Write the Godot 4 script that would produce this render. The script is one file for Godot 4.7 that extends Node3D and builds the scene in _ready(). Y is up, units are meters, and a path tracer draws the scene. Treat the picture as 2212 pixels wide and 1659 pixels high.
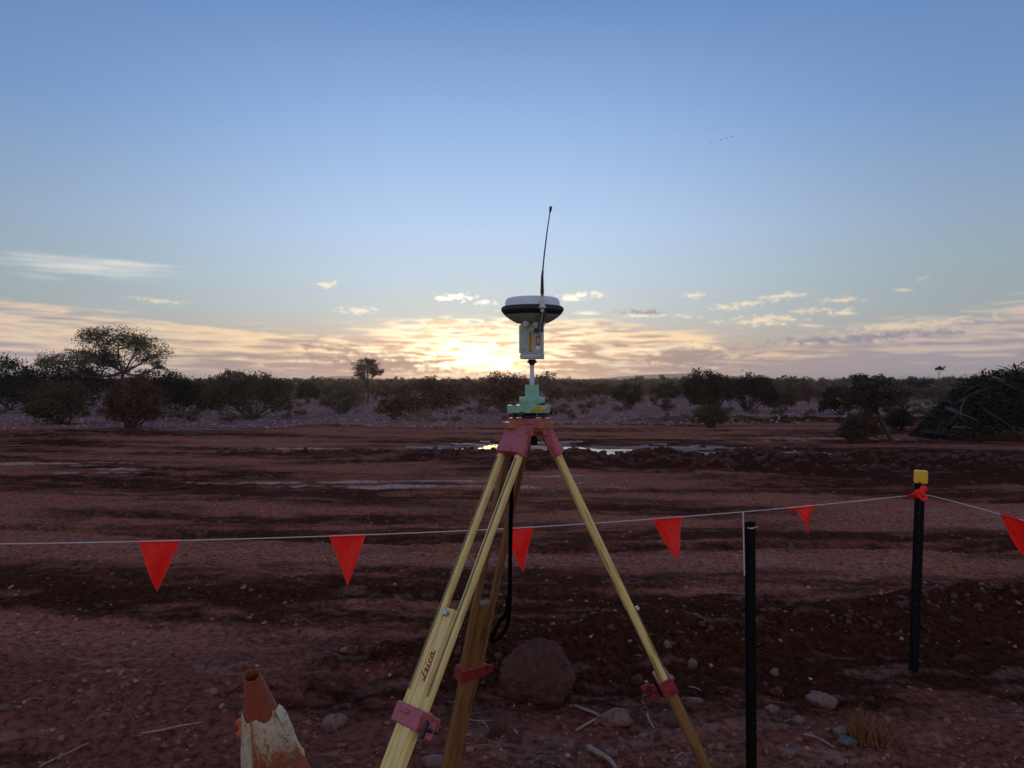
extends Node3D
# A survey receiver on a tripod beside a bunting line, red earth and scrub at dawn. y up, metres, the camera looks along -z.

const EYE := 1.6          # height of the camera
const FOCAL := 1661.0     # focal length for a frame 2212 wide, the unit of the measurements below
const HORIZON := 824.0

var used := {}
var M := {}
var noise_a := FastNoiseLite.new()
var noise_b := FastNoiseLite.new()
var noise_c := FastNoiseLite.new()

# ------------------------------------------------------------------ mesh building
class MB:
	var v := PackedVector3Array()
	var n := PackedVector3Array()
	var uv := PackedVector2Array()
	var c := PackedColorArray()
	var idx := PackedInt32Array()
	var color := Color.WHITE
	var flat := false

	func put(p: Vector3, nn: Vector3, t := Vector2.ZERO) -> int:
		v.push_back(p); n.push_back(nn); uv.push_back(t); c.push_back(color)
		return v.size() - 1

	# a convex face whose outside is away from «inside»
	func face(pts: Array, inside: Vector3, uvs := []) -> void:
		var nn: Vector3 = ((pts[1] - pts[0]) as Vector3).cross(pts[2] - pts[0])
		if nn.length_squared() < 1e-16 and pts.size() > 3:
			nn = ((pts[2] - pts[0]) as Vector3).cross(pts[3] - pts[0])
		if nn.length_squared() < 1e-18:
			return
		nn = nn.normalized()
		var mid := Vector3.ZERO
		for p in pts:
			mid += p
		mid /= pts.size()
		var turn := nn.dot(mid - inside) < 0.0
		if turn:
			nn = -nn
		var first := v.size()
		for k in pts.size():
			put(pts[k], nn, uvs[k] if uvs.size() else Vector2(pts[k].x + pts[k].z, pts[k].y))
		for k in range(1, pts.size() - 1):
			if turn:
				idx.append_array([first, first + k, first + k + 1])
			else:
				idx.append_array([first, first + k + 1, first + k])

	func box(at: Vector3, size: Vector3, b := Basis.IDENTITY) -> void:
		prism(rect(size.x, size.z, 0.0), at - b.y * size.y * 0.5, b.x, b.z, b.y * size.y)

	func bevel_box(at: Vector3, size: Vector3, r: float, b := Basis.IDENTITY) -> void:
		prism(rect(size.x - 2 * r, size.z - 2 * r, r * 0.4), at - b.y * size.y * 0.5, b.x, b.z, b.y * r, rect(size.x, size.z, r))
		prism(rect(size.x, size.z, r), at - b.y * (size.y * 0.5 - r), b.x, b.z, b.y * (size.y - 2 * r), PackedVector2Array(), false)
		prism(rect(size.x, size.z, r), at + b.y * (size.y * 0.5 - r), b.x, b.z, b.y * r, rect(size.x - 2 * r, size.z - 2 * r, r * 0.4))

	static func rect(w: float, d: float, r: float) -> PackedVector2Array:
		if r <= 0.0:
			return PackedVector2Array([Vector2(-w, -d) / 2, Vector2(w, -d) / 2, Vector2(w, d) / 2, Vector2(-w, d) / 2])
		var p := PackedVector2Array()
		for q in [[1, 1, 0.0], [-1, 1, PI / 2], [-1, -1, PI], [1, -1, PI * 1.5]]:
			for k in 3:
				var a: float = q[2] + k * PI / 4
				p.push_back(Vector2(q[0] * (w / 2 - r), q[1] * (d / 2 - r)) + Vector2(cos(a), sin(a)) * r)
		return p

	# extrude a convex outline (in the plane of ex, ez) along «up»; «top» may be another outline of as many points
	func prism(poly: PackedVector2Array, at: Vector3, ex: Vector3, ez: Vector3, up: Vector3, top := PackedVector2Array(), caps := true) -> void:
		var hi := top if top.size() else poly
		var lo_p := []
		var hi_p := []
		for k in poly.size():
			lo_p.push_back(at + ex * poly[k].x + ez * poly[k].y)
			hi_p.push_back(at + up + ex * hi[k].x + ez * hi[k].y)
		var mid := at + up * 0.5
		for p in lo_p:
			mid += (p - at) / (lo_p.size() * 2.0)
		for k in lo_p.size():
			var j := (k + 1) % lo_p.size()
			var run := 0.37 * k
			var wide: float = (lo_p[k] as Vector3).distance_to(lo_p[j])
			face([lo_p[k], lo_p[j], hi_p[j], hi_p[k]], mid, [Vector2(run, 0), Vector2(run + wide, 0), Vector2(run + wide, up.length()), Vector2(run, up.length())])
		if caps:
			face(lo_p, mid)
			face(hi_p, mid)

	# turn a profile of (radius, height) round an axis
	func lathe(profile: Array, at: Vector3, sides := 32, b := Basis.IDENTITY, smooth := 0.75) -> void:
		var m := profile.size()
		var seg := []
		for k in m - 1:
			var d: Vector2 = profile[k + 1] - profile[k]
			var q := Vector2(d.y, -d.x)
			seg.push_back(q.normalized() if q.length() > 1e-9 else Vector2.RIGHT)
		for k in m - 1:
			var n0: Vector2 = seg[k]
			var n1: Vector2 = seg[k]
			if k > 0 and n0.dot(seg[k - 1]) > smooth:
				n0 = (n0 + seg[k - 1]).normalized()
			if k < m - 2 and n1.dot(seg[k + 1]) > smooth:
				n1 = (n1 + seg[k + 1]).normalized()
			var first := v.size()
			for i in sides + 1:
				var a := TAU * i / sides
				var r := b.x * cos(a) + b.z * sin(a)
				put(at + r * profile[k].x + b.y * profile[k].y, r * n0.x + b.y * n0.y, Vector2(float(i) / sides, profile[k].y))
				put(at + r * profile[k + 1].x + b.y * profile[k + 1].y, r * n1.x + b.y * n1.y, Vector2(float(i) / sides, profile[k + 1].y))
			for i in sides:
				var o := first + i * 2
				idx.append_array([o, o + 2, o + 1, o + 1, o + 2, o + 3])

	func cylinder(at: Vector3, to: Vector3, r: float, sides := 16, bevel := 0.0) -> void:
		var y := (to - at).normalized()
		var x := y.cross(Vector3.UP if absf(y.y) < 0.9 else Vector3.RIGHT).normalized()
		var h := at.distance_to(to)
		var e := minf(bevel, r * 0.5)
		lathe([Vector2(0.0001, 0), Vector2(r - e, 0), Vector2(r, e), Vector2(r, h - e), Vector2(r - e, h), Vector2(0.0001, h)], at, sides, Basis(x, y, x.cross(y)), 0.8)

	func tube(pts: Array, radii: Array, sides := 6, ends := true) -> void:
		var first := v.size()
		var side := Vector3.ZERO
		var m := pts.size()
		for k in m:
			var along: Vector3 = (pts[mini(k + 1, m - 1)] - pts[maxi(k - 1, 0)]).normalized()
			if side == Vector3.ZERO:
				side = along.cross(Vector3.UP if absf(along.y) < 0.9 else Vector3.RIGHT).normalized()
			side = (side - along * side.dot(along)).normalized()
			var up := along.cross(side)
			for i in sides:
				var a := TAU * i / sides
				var r := side * cos(a) + up * sin(a)
				put(pts[k] + r * radii[k], r, Vector2(float(i) / sides, k))
		for k in m - 1:
			for i in sides:
				var a := first + k * sides + i
				var bb := first + k * sides + (i + 1) % sides
				idx.append_array([a, a + sides, bb, bb, a + sides, bb + sides])
		if ends:
			for e in [0, m - 1]:
				var ring := []
				for i in sides:
					ring.push_back(v[first + e * sides + i])
				face(ring, pts[1 if e == 0 else m - 2])

	# a flat strip of some thickness along a line of points
	func ribbon(pts: Array, w: float, out: Vector3, thick: float) -> void:
		for k in pts.size() - 1:
			var along: Vector3 = pts[k + 1] - pts[k]
			var across := along.cross(out).normalized() * w * 0.5
			var o := out.normalized() * thick
			var a: Vector3 = pts[k] - along.normalized() * w * 0.15
			var e: Vector3 = pts[k + 1] + along.normalized() * w * 0.15
			var mid := (a + e) * 0.5 + o * 0.5
			face([a - across + o, a + across + o, e + across + o, e - across + o], mid)
			face([a - across, a - across + o, e - across + o, e - across], mid)
			face([a + across, a + across + o, e + across + o, e + across], mid)

	func smooth_grid(rows: Array, closed := false, two := false) -> void:
		var m: int = rows[0].size()
		var first := v.size()
		for r in rows.size():
			for k in m:
				var a: Vector3 = rows[r][(k + 1) % m if closed else mini(k + 1, m - 1)] - rows[r][(k + m - 1) % m if closed else maxi(k - 1, 0)]
				var b: Vector3 = rows[mini(r + 1, rows.size() - 1)][k] - rows[maxi(r - 1, 0)][k]
				put(rows[r][k], a.cross(b).normalized(), Vector2(float(k) / m, float(r) / rows.size()))
		for r in rows.size() - 1:
			for k in (m if closed else m - 1):
				var a := first + r * m + k
				var b := first + r * m + (k + 1) % m
				idx.append_array([a, a + m, b, b, a + m, b + m])

	func mesh(mat: Material) -> ArrayMesh:
		var arr := []
		arr.resize(Mesh.ARRAY_MAX)
		arr[Mesh.ARRAY_VERTEX] = v
		if not flat:
			arr[Mesh.ARRAY_NORMAL] = n
			arr[Mesh.ARRAY_TEX_UV] = uv
		arr[Mesh.ARRAY_COLOR] = c
		arr[Mesh.ARRAY_INDEX] = idx
		var out := ArrayMesh.new()
		out.add_surface_from_arrays(Mesh.PRIMITIVE_TRIANGLES, arr)
		out.surface_set_material(0, mat)
		return out

# ------------------------------------------------------------------ scene helpers
func numbered(called: String) -> String:
	var k: int = used.get(called, 0)
	used[called] = k + 1
	return called if k == 0 else "%s_%03d" % [called, k]

func tag(o: Node, label: String, category: String, group := "") -> Node:
	o.set_meta("label", label)
	o.set_meta("category", category)
	if group:
		o.set_meta("group", group)
	return o

func thing(called: String, label: String, category: String, at := Vector3.ZERO, group := "") -> Node3D:
	var o := Node3D.new()
	o.name = numbered(called)
	o.position = at
	add_child(o, true)
	tag(o, label, category, group)
	return o

# one named mesh; its points are given in the root's axes unless «own» is true
func part(called: String, m: Mesh, parent: Node3D = self, own := false) -> MeshInstance3D:
	var o := MeshInstance3D.new()
	if parent == self:
		o.name = numbered(called)
	else:
		var k := 0
		var nm := called
		while parent.has_node(nm):
			k += 1
			nm = "%s_%03d" % [called, k]
		o.name = nm
	o.mesh = m
	parent.add_child(o, true)
	if parent != self and not own:
		var up: Node3D = parent
		var off := Vector3.ZERO
		while up != self:
			off += up.position
			up = up.get_parent()
		o.position = -off
	return o

func struct(called: String, m: Mesh) -> MeshInstance3D:
	var o := part(called, m)
	o.set_meta("kind", "structure")
	return o

func at(x: float, y: float, d: float) -> Vector3:   # the point «d» metres ahead that stands at x, y of the measured frame
	return Vector3((x - 1106.0) / FOCAL * d, EYE + (HORIZON - y) / FOCAL * d, -d)

func on_ground(x: float, y: float) -> Vector3:      # where the sight line through x, y meets the ground
	var dir := at(x, y, 1.0) - Vector3(0, EYE, 0)
	var d := 2.0
	var last := 2.0
	while d < 120.0:
		var p := Vector3(0, EYE, 0) + dir * d
		if p.y <= ground_height(p.x, p.z):
			var lo := last
			var hi := d
			for k in 12:
				var mid := (lo + hi) * 0.5
				var q := Vector3(0, EYE, 0) + dir * mid
				if q.y <= ground_height(q.x, q.z):
					hi = mid
				else:
					lo = mid
			return Vector3(0, EYE, 0) + dir * hi
		last = d
		d *= 1.01
	return Vector3(0, EYE, 0) + dir * 120.0

func standing(x: float, base_y: float) -> Vector3:  # flat-ground distance, set on the real ground
	var d := EYE * FOCAL / (base_y - HORIZON)
	var p := at(x, base_y, d)
	p.y = ground_height(p.x, p.z)
	return p

static func steps(x: float, xs: Array, ys: Array) -> float:
	if x <= xs[0]:
		return ys[0]
	for k in range(1, xs.size()):
		if x < xs[k]:
			var t: float = (x - xs[k - 1]) / (xs[k] - xs[k - 1])
			t = t * t * (3.0 - 2.0 * t)
			return lerpf(ys[k - 1], ys[k], t)
	return ys[ys.size() - 1]

static func lin(r: float, g: float, b: float) -> Color:
	return Color(r / 255.0, g / 255.0, b / 255.0).srgb_to_linear()

func spline(pts: Array, per := 6) -> Array:
	var out := []
	for k in pts.size() - 1:
		var a = pts[maxi(k - 1, 0)]
		var b = pts[k]
		var c = pts[k + 1]
		var d = pts[mini(k + 2, pts.size() - 1)]
		for i in per:
			out.push_back(b.cubic_interpolate(c, a, d, float(i) / per))
	out.push_back(pts[pts.size() - 1])
	return out

# ------------------------------------------------------------------ materials
func noise_texture(freq: float, ramp: Array, seed_: int, size := 512, as_normal := false, strength := 6.0, octaves := 5) -> NoiseTexture2D:
	var f := FastNoiseLite.new()
	f.seed = seed_
	f.noise_type = FastNoiseLite.TYPE_SIMPLEX_SMOOTH
	f.frequency = freq
	f.fractal_octaves = octaves
	var t := NoiseTexture2D.new()
	t.width = size
	t.height = size
	t.seamless = true
	t.noise = f
	if as_normal:
		t.as_normal_map = true
		t.bump_strength = strength
	elif ramp.size():
		var g := Gradient.new()
		g.offsets = PackedFloat32Array(ramp.map(func(r): return r[0]))
		g.colors = PackedColorArray(ramp.map(func(r): return r[1]))
		t.color_ramp = g
	return t

func mat(called: String, color: Color, rough: float, metal := 0.0) -> StandardMaterial3D:
	var m := StandardMaterial3D.new()
	m.resource_name = called
	m.albedo_color = color
	m.roughness = rough
	m.metallic = metal
	M[called] = m
	return m

func worn(called: String, ramp: Array, freq: float, scale: float, rough: float, seed_: int, bump := 0.0) -> StandardMaterial3D:
	var m := mat(called, Color.WHITE, rough)
	m.albedo_texture = noise_texture(freq, ramp, seed_)
	m.uv1_triplanar = true
	m.uv1_scale = Vector3.ONE * scale
	if bump > 0.0:
		m.heightmap_enabled = true
		m.heightmap_texture = noise_texture(freq * 2.0, [], seed_ + 1)
		m.heightmap_scale = bump
	return m

func make_materials() -> void:
	var g := Color(1, 1, 1)
	worn("yellow_paint", [[0.0, Color("8a7448")], [0.2, Color("b39c5c")], [0.34, Color("e4c67a")], [0.62, Color("f0d288")], [0.84, Color("e2c276")], [1.0, Color("b09858")]], 0.012, 5.0, 0.5, 11, 0.02)
	M.yellow_paint.uv1_triplanar = false
	M.yellow_paint.uv1_scale = Vector3(5, 0.6, 1)
	worn("shaded_leg_wood", [[0.0, Color("52371f")], [0.4, Color("845c33")], [0.6, Color("94693c")], [1.0, Color("6c4a29")]], 0.012, 5.0, 0.5, 14, 0.02)  # darker copy of the leg paint, with shade put into the colour
	M.shaded_leg_wood.uv1_triplanar = false
	M.shaded_leg_wood.uv1_scale = Vector3(5, 0.6, 1)
	worn("bare_wood", [[0.0, Color("4a3a1e")], [0.5, Color("8a7748")], [1.0, Color("5e4c28")]], 0.02, 8.0, 0.8, 17)
	worn("red_paint", [[0.0, Color("7c3a38")], [0.35, Color("b0525a")], [0.66, Color("b85a60")], [0.82, Color("96584e")], [1.0, Color("8a6a5c")]], 0.01, 6.0, 0.45, 21, 0.01)
	worn("dull_red_paint", [[0.0, Color("5a1b1a")], [0.4, Color("8f2a2a")], [0.8, Color("9a3434")], [1.0, Color("6e3a32")]], 0.01, 6.0, 0.5, 24)
	worn("orange_casting", [[0.0, Color("6e3a26")], [0.4, Color("a65c3c")], [0.75, Color("b46a48")], [1.0, Color("8c6a50")]], 0.012, 8.0, 0.5, 27, 0.01)
	worn("green_paint", [[0.0, Color("5f9076")], [0.5, Color("84b898")], [0.9, Color("8cc0a0")], [1.0, Color("6f8f7c")]], 0.008, 6.0, 0.4, 31)
	worn("grey_green_shell", [[0.0, Color("8a988c")], [0.5, Color("abb8aa")], [0.94, Color("b2beb0")], [1.0, Color("6f7a70")]], 0.01, 8.0, 0.45, 33)
	worn("lilac_shell", [[0.0, Color("cbc0c6")], [0.5, Color("ddd2d6")], [1.0, Color("cfc4c8")]], 0.01, 8.0, 0.4, 35)
	worn("dome_plastic", [[0.0, Color("d2d6dc")], [0.5, Color("e2e6ea")], [0.95, Color("e6eaee")], [1.0, Color("a9aeb4")]], 0.01, 7.0, 0.35, 37)
	mat("black_rubber", Color("2a2226"), 0.6)
	mat("rib_grey", Color("77747a"), 0.5)
	mat("black_plastic", Color("1a1c1e"), 0.45)
	mat("dark_screw", Color("2c2e28"), 0.5)
	mat("steel", Color("b9bcc4"), 0.32, 0.9)
	mat("pole_steel", Color("a8abb8"), 0.35, 0.75)
	mat("connector", Color("d2d8c8"), 0.45)
	mat("strap", Color("0a090a"), 0.95)
	M.strap.metallic_specular = 0.15
	mat("label_yellow", Color("d8b852"), 0.55)
	mat("label_white", Color("eeebec"), 0.5)
	mat("label_red", Color("a8554c"), 0.55)
	mat("ink", Color("1d1a18"), 0.6)
	mat("ink_yellow", Color("7a5a14"), 0.6)
	mat("ink_red", Color("b8432c"), 0.6)
	mat("copper", Color("8c4a30"), 0.4, 0.6)
	var fl := worn("flag_red", [[0.0, Color("e0322c")], [0.35, Color("ff3a34")], [1.0, Color("ff4038")]], 0.02, 3.0, 0.6, 83)
	fl.backlight_enabled = true
	fl.backlight = Color(1.0, 0.2, 0.17)
	var fe := mat("flag_edge", Color("f0503c"), 0.6)
	fe.backlight_enabled = true
	fe.backlight = Color(0.9, 0.25, 0.18)
	mat("rope", Color("c8b8ae"), 0.85)
	worn("picket_coating", [[0.0, Color("080a09")], [0.6, Color("0e1211")], [0.85, Color("171a18")], [1.0, Color("3a2a22")]], 0.02, 6.0, 0.6, 41)
	M.picket_coating.metallic_specular = 0.25
	mat("cap_yellow", Color("ecb82e"), 0.45)
	mat("rust", Color("3c2620"), 0.8)
	worn("lath", [[0.0, Color("c8aca6")], [1.0, Color("dcc4bc")]], 0.03, 4.0, 0.8, 43)
	worn("cone_orange", [[0.0, Color("6e3020")], [0.35, Color("984a34")], [0.6, Color("a4543c")], [1.0, Color("824030")]], 0.012, 5.0, 0.55, 45, 0.02)
	# the sleeve's print: cream film left at the top and down the left side, dirty orange below, brown creases
	var im := Image.create_empty(256, 256, false, Image.FORMAT_RGB8)
	for y in 256:
		for x in 256:
			var t := y / 255.0
			var q := x / 255.0
			var nz := noise_a.get_noise_2d(x * 0.16, y * 0.16) + 0.5 * noise_b.get_noise_2d(x * 0.6, y * 0.6)
			var film := maxf(smoothstep(0.55, 0.80, t + nz * 0.22), smoothstep(0.50, 0.55, q + nz * 0.03) * smoothstep(-0.1, 0.5, t + nz * 0.5))
			film *= 1.0 - 0.75 * exp(-pow((q - 0.495 + nz * 0.03) / 0.022, 2.0))
			film *= 1.0 - 0.5 * smoothstep(0.3, 0.5, noise_c.get_noise_2d(x * 0.35, y * 0.35))
			var crack := smoothstep(0.035, 0.0, absf(noise_b.get_noise_2d(x * 0.28 + 80.0, y * 0.2))) * smoothstep(0.1, 0.3, nz + 0.2)
			var c := Color("a5583a").lerp(Color("7e4430"), clampf(nz * 1.6 + 0.2, 0.0, 1.0))
			c = c.lerp(Color("d6ccb0").lerp(Color("bfa987"), clampf(nz + 0.3, 0.0, 1.0)), clampf(film, 0.0, 1.0))
			c = c.lerp(Color("5c3018"), crack * 0.8)
			im.set_pixel(x, y, c)
	var sl := mat("sleeve", Color.WHITE, 0.5)
	sl.albedo_texture = ImageTexture.create_from_image(im)
	sl.texture_repeat = false
	worn("flap", [[0.0, Color("8a5a3a")], [0.3, Color("c8b898")], [0.6, Color("dcd2be")], [1.0, Color("d0c2a8")]], 0.01, 5.0, 0.5, 58)
	mat("torn_orange", Color("d8704a"), 0.6)
	worn("stone", [[0.0, Color("4a302a")], [0.5, Color("75544a")], [1.0, Color("96766a")]], 0.02, 3.0, 0.85, 61, 0.3)
	worn("boulder", [[0.0, Color("34190f")], [0.45, Color("4c281d")], [0.8, Color("5c3325")], [1.0, Color("7a4a38")]], 0.03, 1.6, 0.95, 63, 1.2)
	worn("grey_stone", [[0.0, Color("383433")], [0.5, Color("534e4d")], [1.0, Color("6c6664")]], 0.02, 3.0, 0.8, 65, 0.3)
	worn("stick", [[0.0, Color("5e4238")], [0.5, Color("97786a")], [1.0, Color("b59a8a")]], 0.03, 6.0, 0.85, 67)
	var cl := mat("clod", Color.WHITE, 0.95)
	cl.vertex_color_use_as_albedo = true
	var fo := mat("foliage", Color.WHITE, 0.75)
	fo.vertex_color_use_as_albedo = true
	fo.backlight_enabled = true
	fo.backlight = Color(0.5, 0.45, 0.25)
	fo.specular_mode = BaseMaterial3D.SPECULAR_SCHLICK_GGX
	fo.metallic_specular = 0.12
	var wd := mat("bark", Color.WHITE, 0.9)
	wd.vertex_color_use_as_albedo = true
	var wa := mat("muddy_water", Color("1c100c"), 0.09)
	wa.metallic_specular = 0.5
	mat("bird_dark", Color("5a5e66"), 0.8)
	mat("pale_rag", Color("c9c6c8"), 0.7)
	for nm in ["dry", "slick"]:
		var s := mat("soil_" + nm, Color.WHITE, 0.95 if nm == "dry" else 0.55)
		s.vertex_color_use_as_albedo = true
		s.albedo_texture = noise_texture(0.02, [[0.0, Color(0.50, 0.48, 0.48)], [0.35, Color(0.78, 0.76, 0.76)], [0.6, Color(0.9, 0.9, 0.9)], [1.0, Color(1, 1, 1)]], 71, 1024)
		s.uv1_scale = Vector3(1, 1, 1)
		s.heightmap_enabled = true
		s.heightmap_texture = noise_texture(0.03, [], 73, 1024)
		s.heightmap_scale = 3.0 if nm == "dry" else 0.5
		s.metallic_specular = 0.05 if nm == "dry" else 0.42

# ------------------------------------------------------------------ sky
const EL := [0.0, 2.5, 5.0, 7.7, 10.9, 18.2, 26.4, 45.0, 90.0]
var sky_front := []
var sky_side := []
var sky_rear := []

func ramp_at(table: Array, el: float) -> Color:
	if el <= 0.0:
		return table[0]
	for k in range(1, EL.size()):
		if el < EL[k]:
			return (table[k - 1] as Color).lerp(table[k], (el - EL[k - 1]) / (EL[k] - EL[k - 1]))
	return table[EL.size() - 1]

const SUN_AZ := -2.3
const SUN_EL := 1.9
const TOP_AZ := [-180.0, -60.0, -33.7, -25.0, -17.0, -10.0, -5.0, 0.0, 6.0, 12.0, 17.0, 22.0, 28.0, 34.0, 60.0, 180.0]
const TOP_EL := [2.5, 4.4, 4.9, 4.3, 3.5, 3.9, 4.7, 4.8, 4.5, 3.5, 2.5, 3.0, 3.9, 4.8, 4.4, 2.5]

func sky_at(az: float, el: float) -> Color:
	var da := absf(az - SUN_AZ)
	var side := smoothstep(3.0, 38.0, da)
	var rear := smoothstep(40.0, 150.0, da)
	var c := ramp_at(sky_front, el).lerp(ramp_at(sky_side, el), side).lerp(ramp_at(sky_rear, el), rear)
	# the wide glow of the hidden sun
	var gx := (az - SUN_AZ) / 15.0
	var gy := (el - SUN_EL) / 5.5
	var glow := exp(-gx * gx - gy * gy)
	c += Color(0.36, 0.24, 0.08) * glow * 0.30
	if el > 14.0 or el < -3.0:
		return c
	# streaky layered cloud low in the sky
	var near := exp(-da * da / 130.0)
	var fine := exp(-da * da / 220.0)      # ripples near the sun, long veils to the sides
	var s1 := noise_a.get_noise_2d(az * 0.8, (el + 0.035 * az) * 9.0)
	var s2 := lerpf(noise_b.get_noise_2d(az * 1.1 + s1 * 5.0, (el + 0.03 * az) * 19.0), noise_b.get_noise_2d(az * 2.3 + s1 * 6.0, el * 20.0), fine)
	var s3 := lerpf(noise_c.get_noise_2d(az * 2.4 + s2 * 3.0, (el + 0.02 * az) * 40.0), noise_c.get_noise_2d(az * 4.6 + s2 * 5.0, el * 40.0), fine)
	var top := steps(az, TOP_AZ, TOP_EL)
	var e := el + s1 * 1.2 + s2 * 0.8 + s3 * 0.25
	var cover := smoothstep(top + 0.35, top - 0.55, e) * smoothstep(-0.52, 0.05, s1 * 0.8 + s2 * 0.9 + 0.38 * smoothstep(4.2, 1.0, el) + 0.28)
	var lit := lin(255, 246, 214).lerp(lin(252, 220, 176), smoothstep(0.0, 13.0, da)).lerp(lin(236, 208, 180), smoothstep(13.0, 34.0, da)).lerp(lin(222, 200, 192), smoothstep(45.0, 120.0, da))
	var shade := lin(220, 166, 120).lerp(lin(176, 152, 142), smoothstep(1.5, 12.0, da)).lerp(lin(166, 156, 162), smoothstep(12.0, 32.0, da)).lerp(lin(180, 166, 172), smoothstep(45.0, 120.0, da))
	lit = lit * (1.0 + 1.2 * near * exp(-el * el / 12.0))
	var low := smoothstep(2.6, 0.9, el + s1 * 1.1)
	var sh := clampf(0.26 + s2 * (1.3 + 0.8 * fine) + s3 * (0.6 + 0.7 * fine) + s1 * 0.6 + low * 0.85 * smoothstep(1.0, 7.0, da), 0.0, 1.0)
	# grey-lilac bank on the right, and the wedge right of the sun
	var bank := smoothstep(14.0, 22.0, az) * (1.0 - smoothstep(40.0, 70.0, az)) * smoothstep(top + 0.1, top - 1.1, e)
	sh = clampf(sh + bank * 0.40, 0.0, 1.0)
	c = c.lerp(lit.lerp(shade, sh), clampf(cover, 0.0, 1.0) * 0.93)
	# haze on the horizon
	var hz := smoothstep(1.3, -0.2, el)
	c = c.lerp(lin(190, 158, 140).lerp(lin(178, 164, 164), smoothstep(3.0, 26.0, da)).lerp(lin(186, 168, 170), smoothstep(45.0, 120.0, da)), hz * 0.8)
	# the brightest breaks in front of the sun
	var bx := (az - SUN_AZ + 0.25 * s2) / 2.6
	var by := (el - 1.75 + s2 * 0.35 + s3 * 0.15) / 0.95
	var core := exp(-bx * bx - by * by * by * by) * smoothstep(0.35, 1.0, el + s3 * 0.25)
	c += Color(2.2, 1.65, 0.75) * core * clampf(1.0 - 1.6 * maxf(s2, 0.0) + 1.2 * s3, 0.1, 1.2)
	bx = (az + 3.6) / 5.5
	by = (el - 3.5 + s1 * 0.7) / 0.9
	var core2 := exp(-bx * bx - by * by) * clampf(0.7 + s2 * 1.6, 0.0, 1.0)
	c += Color(0.8, 0.62, 0.34) * core2 * 0.5 * clampf(1.0 + s3 * 2.5, 0.2, 1.6)
	return c

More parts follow.
